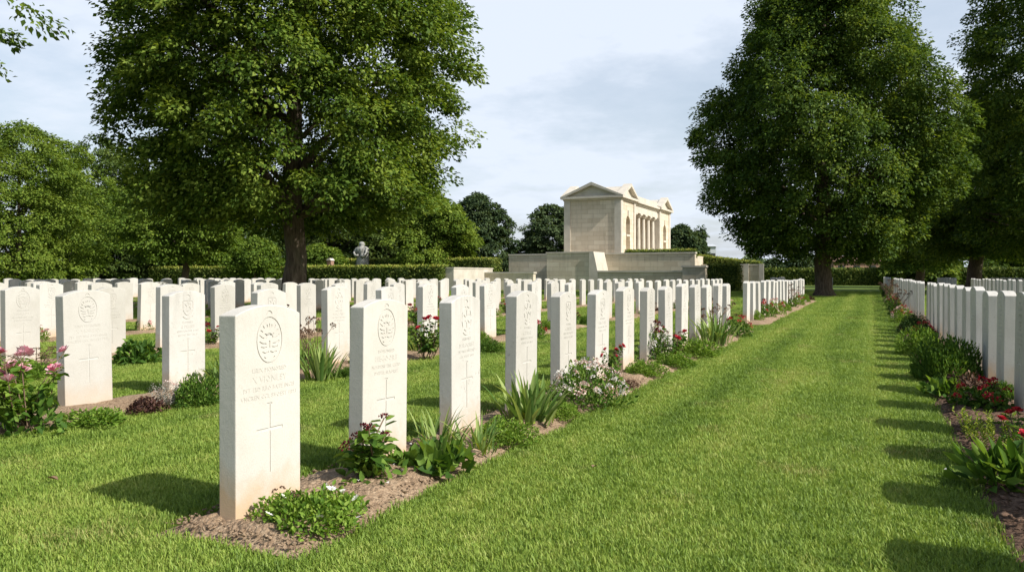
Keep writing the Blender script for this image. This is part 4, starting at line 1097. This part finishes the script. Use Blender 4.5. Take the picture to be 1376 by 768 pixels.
def strap_mesh(n, h, rad, seed, wd=.022, seg=6, droop=.35, name='foliage'):
    g = np.random.default_rng(seed); V = []; Fa = []; rn = []
    for i in range(n):
        a = g.uniform(0, 6.283); b0 = g.uniform(0, rad); bx, by = b0 * math.cos(a), b0 * math.sin(a)
        a += g.normal() * .5; L = h * g.uniform(.55, 1.1); w0 = wd * g.uniform(.7, 1.25); tilt = g.uniform(.05, 1.0) ; dr = droop * g.uniform(.2, 1.6)
        px, py = -math.sin(a), math.cos(a); tw = g.uniform(-.8, .8)
        o = len(V); x = y = 0; z = 0; ang = tilt * .6
        r_ = g.uniform()
        for s in range(seg + 1):
            t = s / seg; wv = w0 * (1 - t ** 2.2) * (.65 + .7 * min(1, t * 2.5)) * .5 + .0006
            c_, s_ = math.cos(tw * t), math.sin(tw * t)
            ox, oy, oz = px * c_, py * c_, s_ * .6
            X, Y_ = bx + x * math.cos(a), by + x * math.sin(a)
            V += [(X - ox * wv, Y_ - oy * wv, z - oz * wv), (X + math.cos(a) * wv * .35, Y_ + math.sin(a) * wv * .35, z - wv * .2), (X + ox * wv, Y_ + oy * wv, z + oz * wv)]
            x += math.sin(ang) * L / seg; z += math.cos(ang) * L / seg; ang += dr / seg * (1 + 2 * t)
        for s in range(seg):
            for q in (0, 1):
                k = o + s * 3 + q; Fa.append((k, k + 1, k + 4, k + 3)); rn.append(r_)
    V = np.array(V); V[:, 2] = np.maximum(V[:, 2], 0)
    return mesh_np(name, V, Fa, rn, smooth=True)
def sprigs_mesh(n, h, rad, seed, leaf=.02, per=26, spread=.5, ratio=.4):
    """upright leafy stems"""
    g = np.random.default_rng(seed); P = []; D = []
    for i in range(n):
        a = g.uniform(0, 6.283); r0 = rad * math.sqrt(g.uniform()); b = np.array([r0 * math.cos(a), r0 * math.sin(a), 0]); d = norm(np.array([math.cos(a) * spread * r0 / rad, math.sin(a) * spread * r0 / rad, 1]) + g.normal(size=3) * .12)
        L = h * g.uniform(.6, 1.1)
        for j in range(per):
            t = .12 + .88 * j / per; P.append(b + d * L * t); aa = j * 2.4; D.append(np.array([math.cos(aa), math.sin(aa), .7]) + d * .3)
    P = np.array(P); D = np.array(D); m = len(P); L = leaf * g.uniform(.7, 1.2, m)
    V, Fa = leaves6(P, D, np.array([0, 0, 1.0]) + g.normal(size=(m, 3)) * .3, L, L * ratio)
    return mesh_np('foliage', V, Fa, np.repeat(g.uniform(size=m), 2))
def stems_mesh(ends, r, seed, name='stem', base=.03):
    rr = random.Random(seed); mb = MB()
    for e in ends:
        e = Vector(e); b = Vector((rr.gauss(0, base), rr.gauss(0, base), 0)); m_ = b.lerp(e, .5) + Vector((rr.gauss(0, .02), rr.gauss(0, .02), .02))
        mb.tube([b, m_, e], [r, r * .85, r * .6], 5)
    return mb.mesh(name, True)
def rosette_mesh(n, L0, seed, ratio=.42, up=.6):
    g = np.random.default_rng(seed); th = np.arange(n) * 2.4; t = np.linspace(0, 1, n)
    P = np.stack([.02 * np.cos(th), .02 * np.sin(th), .01 + .03 * t], 1)
    D = np.stack([np.cos(th), np.sin(th), .15 + up * t + g.uniform(0, .3, n)], 1)
    L = L0 * (1 - .35 * t) * g.uniform(.8, 1.15, n)
    V, Fa = leaves6(P, D, np.tile([0, 0, 1.0], (n, 1)) + g.normal(size=(n, 3)) * .15, L, L * ratio, fold=.08, droop=.25)
    V[:, 2] = np.maximum(V[:, 2], .004)
    return mesh_np('foliage', V, Fa, np.repeat(g.uniform(size=n), 2))

PROTO = {}
def proto(kind):
    if kind in PROTO: return PROTO[kind]
    o = bpy.data.objects.new('plant', None); o.empty_display_size = .05
    link(o); rr = random.Random(hash(kind) % 1000 if False else sum(map(ord, kind)))
    sd = sum(map(ord, kind)) * 7
    nm = 'mound_plant'
    g = np.random.default_rng(sd)
    def fl(k, mat, n, rad, h, size, top=.35):
        for i in range(n):
            th = rr.uniform(0, 6.28); c = rr.uniform(top, 1); s = math.sqrt(1 - c * c)
            put_flower(o, k, mat, (rad * s * math.cos(th), rad * s * math.sin(th), h * c + .005), size * rr.uniform(.75, 1.25), rr, i)
    def rosebush(rad, h, nfl, fmat, lmat='mid', nl=170, fs=.032, bud=None):
        ends = []
        for i in range(nfl + 6):
            a = rr.uniform(0, 6.28); q = rad * math.sqrt(rr.uniform(.05, 1)); ends.append((q * math.cos(a), q * math.sin(a), h * rr.uniform(.72, 1.05)))
        mobj('stem', stems_mesh(ends, .0045, sd), o, M['wood'])
        P = []; D = []
        for i in range(nl):
            e = np.array(ends[i % len(ends)]); t = rr.uniform(.22, .95); P.append(e * t); a = rr.uniform(0, 6.28); D.append((math.cos(a), math.sin(a), rr.uniform(-.3, .5)))
        P = np.array(P); D = np.array(D); L = .058 * g.uniform(.6, 1.25, nl)
        V, Fa = leaves6(P + norm(D) * .012, D, np.tile([0, 0, 1.0], (nl, 1)) + g.normal(size=(nl, 3)) * .35, L, L * .62)
        V[:, 2] = np.maximum(V[:, 2], .004)
        mobj('foliage', mesh_np('foliage', V, Fa, np.repeat(g.uniform(size=nl), 2)), o, M[lmat])
        for i in range(nfl): put_flower(o, 'rose', fmat, ends[i], fs * rr.uniform(.8, 1.2), rr, i)
        if bud:
            for e in ends[nfl:]: put_flower(o, 'cluster', bud, e, .018, rr)
    if kind == 'groundcover': mobj('foliage', foliage_dome(1500, .19, .10, .026, sd, .55), o, M['fresh']); nm = 'groundcover_plant'
    elif kind == 'daisies':
        mobj('foliage', foliage_dome(2600, .235, .115, .027, sd, .55), o, M['fresh']); nm = 'daisy_plant'; fl('daisy', 'white', 13, .235, .13, .019, .2)
        for i in range(4): put_flower(o, 'cluster', 'brown', (rr.uniform(-.18, .0), rr.uniform(0, .15), .14), .012, rr)
    elif kind == 'mound': mobj('foliage', foliage_dome(3200, .17, .14, .022, sd, .45, jit=.4), o, M['mid'])
    elif kind == 'mound_fresh': mobj('foliage', foliage_dome(3600, .17, .15, .02, sd, .42, up=.5), o, M['fresh'])
    elif kind == 'mound_deep': mobj('foliage', foliage_dome(1500, .18, .17, .026, sd, .5), o, M['deep'])
    elif kind == 'leafy': mobj('foliage', foliage_dome(420, .19, .17, .065, sd, .55), o, M['mid']); nm = 'leafy_plant'
    elif kind == 'burgundy': mobj('foliage', foliage_dome(900, .14, .10, .024, sd, .6), o, M['burgundy']); nm = 'burgundy_plant'
    elif kind == 'brown': mobj('foliage', foliage_dome(700, .15, .16, .026, sd, .6), o, M['brown']); nm = 'brown_leaved_plant'
    elif kind == 'silver':
        mobj('foliage', sprigs_mesh(38, .17, .09, sd, .018, 18, .6), o, M['silver']); nm = 'silver_plant'; fl('cluster', 'blush', 9, .11, .17, .012)
    elif kind == 'iris_big':
        mobj('foliage', strap_mesh(58, .33, .15, sd, .034), o, M['iris']); nm = 'sword_leaved_plant'
        mobj('withered_leaf', strap_mesh(7, .2, .15, sd + 1, .02, droop=1.6, name='withered_leaf'), o, M['yellowgreen'])
    elif kind == 'iris_thin':
        mobj('foliage', strap_mesh(34, .26, .13, sd, .017, droop=.5), o, M['iris']); nm = 'sword_leaved_plant'
        mobj('withered_leaf', strap_mesh(6, .2, .12, sd + 1, .012, droop=1.2, name='withered_leaf'), o, M['yellowgreen'])
    elif kind == 'iris_far': mobj('foliage', strap_mesh(60, .30, .15, sd, .022, droop=.7), o, M['iris']); nm = 'sword_leaved_plant'
    elif kind == 'rosette':
        nm = 'broad_leaved_plant'; mobj('foliage', foliage_dome(130, .145, .125, .085, sd, .62, up=.35, jit=.35), o, M['mid'])
    elif kind == 'rosette_dark':
        nm = 'broad_leaved_plant'; mobj('foliage', foliage_dome(120, .17, .15, .115, sd, .36, up=.5, jit=.35), o, M['mid'])
    elif kind == 'rose_bare': rosebush(.17, .20, 0, 'red', 'mid', 190, bud='maroon'); mobj('lower_foliage', foliage_dome(90, .16, .09, .05, sd, .6), o, M['mid']); nm = 'rose_bush'
    elif kind == 'rose_pink': rosebush(.26, .40, 10, 'pink', 'fresh', 420, .05); mobj('lower_foliage', foliage_dome(200, .24, .2, .06, sd, .62), o, M['mid']); nm = 'rose_bush'
    elif kind == 'rose_red': rosebush(.19, .34, 6, 'red', 'mid', 240, .036, bud='brown'); nm = 'rose_bush'
    elif kind == 'rose_maroon': rosebush(.17, .27, 5, 'maroon', 'mid', 200, .03, bud='brown'); nm = 'rose_bush'
    elif kind == 'white_shrub':
        nm = 'flowering_shrub'; mobj('foliage', foliage_dome(1900, .26, .25, .028, sd, .5), o, M['mid'])
        fl('cluster', 'white', 34, .26, .265, .020, .25); fl('cluster', 'blush', 34, .26, .265, .019, .3)
    elif kind == 'white_small':
        nm = 'flowering_shrub'; mobj('foliage', foliage_dome(800, .16, .2, .026, sd, .5), o, M['mid']); fl('cluster', 'white', 26, .16, .22, .02, .3); fl('cluster', 'maroon', 8, .15, .24, .02, .6)
    elif kind == 'red_small':
        nm = 'flowering_plant'; mobj('foliage', foliage_dome(800, .17, .16, .03, sd, .5), o, M['mid']); fl('cluster', 'red', 9, .16, .19, .024, .4); fl('cluster', 'brown', 8, .16, .2, .018, .4)
    elif kind == 'geranium':
        nm = 'geranium_plant'; mobj('foliage', foliage_dome(520, .19, .14, .045, sd, .75), o, M['mid']); fl('cluster', 'red', 13, .19, .2, .026, .3); fl('cluster', 'brown', 6, .19, .16, .02, .3)
    elif kind == 'box':
        nm = 'box_shrub'; mobj('foliage', foliage_dome(6500, .30, .30, .032, sd, .45, up=.9, jit=.35), o, M['mid']); mobj('shoots', sprigs_mesh(150, .30, .22, sd, .02, 16, .28), o, M['mid'])
    elif kind == 'box_round': nm = 'box_shrub'; mobj('foliage', foliage_dome(6000, .30, .36, .03, sd, .5), o, M['deep'])
    elif kind == 'upright':
        nm = 'upright_leafy_plant'; mobj('foliage', sprigs_mesh(44, .26, .2, sd, .034, 20, .5, .35), o, M['yellowgreen'])
    elif kind == 'dry_heads':
        nm = 'seed_head_plant'
        ends = [(rr.gauss(0, .1), rr.gauss(0, .1), rr.uniform(.18, .3)) for i in range(18)]
        mobj('stem', stems_mesh(ends, .003, sd), o, M['wood']); mobj('foliage', foliage_dome(260, .13, .12, .034, sd, .5), o, M['mid'])
        for e in ends: put_flower(o, 'cluster', 'brown', e, .02, rr)
    elif kind == 'mixed_bed':
        nm = 'flowering_plant'; mobj('foliage', foliage_dome(900, .2, .19, .03, sd, .5), o, M['fresh']); fl('cluster', 'blush', 14, .2, .2, .022, .3); fl('cluster', 'red', 7, .19, .22, .022, .5); fl('cluster', 'brown', 8, .19, .2, .02, .4)
    o.name = nm; PROTO[kind] = o; o['fresh_proto'] = 1
    return o
placed = []
def plant(kind, x, y, s, label, cat, group=None, sz=1.0, rz=None, z=.02):
    pr = proto(kind)
    if 'fresh_proto' in pr:
        del pr['fresh_proto']; o = pr
    else: o = copy_tree(pr)
    o.location = (x, y, z); o.scale = (s, s, s * sz); o.rotation_euler = (0, 0, rg.uniform(0, 6.28) if rz is None else rz)
    tag(o, label, cat, group); placed.append((x, y)); return o
def pl(kind, px, py, wpx, base_w, label, cat, sz=1.0, rz=None):
    """by photo position of the middle of its foot and its width in pixels"""
    x, y = gnd(px, py); d = F * H / (py - HY)
    return plant(kind, x, y, wpx * d / F / base_w, label, cat, None, sz, rz)

# the row beside the path, near to far
pl('daisies', 420, 708, 150, .49, 'low green mat with small white daisies at the foot of the nearest headstone', 'plant', 1.05)
pl('rose_bare', 500, 650, 120, .36, 'dark leaved rose bush with maroon buds before the second headstone of the path row', 'rose bush', 1.12)
pl('rosette', 592, 638, 92, .33, 'rosette of broad green leaves between second and third headstone of the path row', 'plant')
pl('rosette', 548, 636, 62, .33, 'smaller broad leaved rosette beside the dark rose bush', 'plant')
pl('iris_thin', 590, 612, 60, .27, 'thin upright sword leaves at the left foot of the third path-row headstone', 'plant', 1.1)
pl('iris_thin', 645, 612, 58, .27, 'thin pale sword leaves in front of the third path-row headstone', 'plant', .95)
pl('mound_fresh', 678, 598, 86, .34, 'low bright green mound right of the thin sword leaves', 'plant', .75)
pl('iris_big', 712, 574, 92, .40, 'large clump of broad sword leaves before the fourth path-row headstone', 'plant', .92)
pl('mound_fresh', 752, 564, 60, .34, 'small green mound under the pale flowering shrub', 'plant', .7)
pl('white_shrub', 790, 548, 108, .54, 'wide shrub covered in cream and blush flowers in the path-row bed', 'shrub', 1.12)
pl('rose_red', 824, 521, 36, .40, 'red rose rising behind the cream flowered shrub', 'rose bush', 1.7)
pl('brown', 846, 523, 28, .30, 'small dark brown clump right of the cream flowered shrub', 'plant', .7)
pl('mound_fresh', 866, 507, 56, .34, 'fresh green mound before the seventh path-row headstone', 'plant', .75)
pl('white_small', 881, 488, 48, .34, 'white flowered bush with dark heads beside the fresh green mound', 'shrub', 1.5)
pl('rose_red', 905, 487, 46, .40, 'bush with a few crimson flowers right of the white flowered bush', 'rose bush', 1.1)
pl('mound_fresh', 908, 494, 54, .34, 'leafy green mound below the crimson flowers', 'plant', .7)
pl('mound_fresh', 938, 480, 56, .34, 'round light green mound before the tenth path-row headstone', 'plant', .85)
pl('iris_far', 961, 465, 56, .42, 'clump of narrow sword leaves before the twelfth path-row headstone', 'plant', 1.3)
pl('dry_heads', 938, 458, 30, .24, 'plant with brown seed heads left of the narrow sword leaves', 'plant', 1.1)
pl('dry_heads', 955, 452, 30, .24, 'tall brown seed heads behind the narrow sword leaves', 'plant', 1.3)
pl('red_small', 992, 453, 44, .36, 'red flowered plant at the far end of the near path-row block', 'plant', 1.1)
for i, (px, py, k, wd, lab) in enumerate([
        (1012, 432, 'mound_fresh', 26, 'low green plant at the start of the far path-row block'),
        (1026, 428, 'red_small', 34, 'red flowered plant in the far left path bed, nearest one'),
        (1040, 424, 'mixed_bed', 28, 'plant with red and blush heads in the far left path bed'),
        (1052, 419, 'mound_fresh', 24, 'light green mound in the middle of the far left path bed'),
        (1061, 414, 'dry_heads', 20, 'brown headed plant in the far left path bed'),
        (1070, 411, 'mixed_bed', 22, 'pale flowered plant near the end of the far left path bed'),
        (1079, 407, 'mound_fresh', 20, 'last green mound before the tall dark tree'),
        (1088, 404, 'burgundy', 16, 'brownish plant close to the foot of the tall dark tree')]):
    pl(k, px, py, wd, .36 if k != 'dry_heads' else .24, lab, 'plant', 1.25)

# second row
pl('rose_pink', 34, 583, 122, .56, 'tall rose bush with pink blooms at the left edge', 'rose bush', 1.12)
pl('groundcover', 126, 572, 86, .38, 'low green mat before the left headstone of the second row', 'plant', .75)
pl('burgundy', 196, 556, 52, .29, 'dark burgundy plant between two second-row headstones', 'plant', .95)
pl('silver', 226, 548, 40, .22, 'silvery plant with pinkish heads beside the burgundy plant', 'plant', 1.0)
pl('mound', 266, 546, 66, .34, 'dense green mound left of the nearest headstone', 'plant', 1.3)
pl('iris_big', 432, 512, 54, .40, 'sword leaved clump behind the nearest headstone on the right', 'plant', 1.2)
pl('dry_heads', 412, 500, 40, .24, 'plant with pinkish brown heads just right of the nearest headstone', 'plant', 1.4)
pl('mound', 465, 508, 34, .34, 'small green mound right of the sword leaved clump in the second row', 'plant', .8)
pl('rose_red', 575, 484, 62, .40, 'rose bush with red flowers between second and third path-row headstones', 'rose bush', 1.05)
pl('mound', 657, 474, 36, .34, 'green mound seen between third and fourth path-row headstones', 'plant', 1.0)
pl('rose_red', 566, 452, 46, .40, 'farther red rose bush behind the second path-row headstone', 'rose bush', 1.1)
pl('red_small', 720, 456, 34, .36, 'flowering plant seen between fourth and fifth path-row headstones', 'plant', 1.2)
# third row
pl('leafy', 184, 488, 62, .40, 'round leafy green plant in the third row bed', 'plant', 1.0)
pl('dry_heads', 55, 505, 60, .24, 'greenish brown plant beside the left-edge headstone', 'plant', .45)
pl('mound_fresh', 30, 512, 60, .34, 'feathery green plant at the left edge in the third row bed', 'plant', .9)
pl('red_small', 193, 446, 26, .36, 'flowering plant by the dark weathered headstones', 'plant', 1.5)

# right-hand bed
pl('rosette_dark', 1350, 658, 112, .38, 'dark broad leaved plant at the right edge of the mulched bed', 'plant', 1.05)
pl('rose_red', 1388, 640, 90, .40, 'rose bush with a crimson bloom at the right edge', 'rose bush', 1.0)
pl('upright', 1344, 606, 92, .46, 'upright yellow-green leafy plant in the mulched bed', 'plant', .95)
pl('geranium', 1322, 553, 74, .40, 'low plant with red flower heads in the mulched bed', 'plant', 1.1)
pl('brown', 1300, 535, 58, .30, 'brown leaved plant beside the red flower heads', 'plant', 1.0)
pl('rosette', 1266, 534, 52, .33, 'small pale leafy rosette at the lawn edge of the mulched bed', 'plant')
pl('mound', 1345, 540, 44, .34, 'yellowish green plant behind the red flower heads', 'plant', 1.2)
pl('box', 1272, 512, 88, .62, 'dense dark green bush standing before the right headstone row', 'shrub', 1.2)
pl('mound_fresh', 1236, 478, 56, .34, 'green mound left of the dense dark bush', 'plant', 1.3)
pl('geranium', 1242, 455, 34, .40, 'red flowered plant between the two dark bushes', 'plant', 1.2)
pl('box_round', 1228, 450, 42, .62, 'rounded dark box shrub farther along the right bed', 'shrub', 1.0)
for i, (px, py, k, wd) in enumerate([(1212, 434, 'mixed_bed', 26), (1206, 424, 'dry_heads', 22), (1202, 417, 'red_small', 22), (1199, 411, 'mixed_bed', 18), (1196, 405, 'dry_heads', 16), (1193, 399, 'box_round', 16), (1190, 394, 'mixed_bed', 12), (1187, 390, 'mixed_bed', 10)]):
    pl(k, px, py, wd, .36 if k not in ('dry_heads', 'box_round') else (.24 if k == 'dry_heads' else .6), f'{ORD[i+1]} plant beyond the rounded box shrub in the right path bed', 'plant', 1.4)

# the other rows: a plant at the foot of most headstones
rk = random.Random(77)
KN = {'mound': 'green mound', 'mound_fresh': 'light green mound', 'leafy': 'leafy plant', 'red_small': 'red flowered plant', 'white_small': 'white flowered bush', 'dry_heads': 'brown headed plant',
      'mixed_bed': 'mixed flowering plant', 'rose_red': 'red rose bush', 'iris_far': 'sword leaved plant', 'burgundy': 'burgundy plant', 'rose_maroon': 'dark rose bush'}
for s in stones:
    side, k, blk, x, y, o = s
    if o == 0 or blk == 'C' or (k == 0): continue
    p = proj(x, y)
    if p is None or p[2] > 24 or rk.random() < .38: continue
    fx = x + (rk.uniform(.1, .24) if side == 'L' else -rk.uniform(.1, .24)); fy = y + rk.uniform(.25, .75)
    if any((fx - a) ** 2 + (fy - b) ** 2 < .12 for a, b in placed): continue
    kd = rk.choice(list(KN)); sc = rk.uniform(.75, 1.1)
    bl = '' if blk == 'A' else ' far block,'
    plant(kd, fx, fy, sc, f'{KN[kd]} by the {ORD[o]} headstone,{bl} {rowname(side, k)}', 'plant', 'plants at the foot of the headstones')
print('plants', len(placed), 'objects', len(SC.objects))
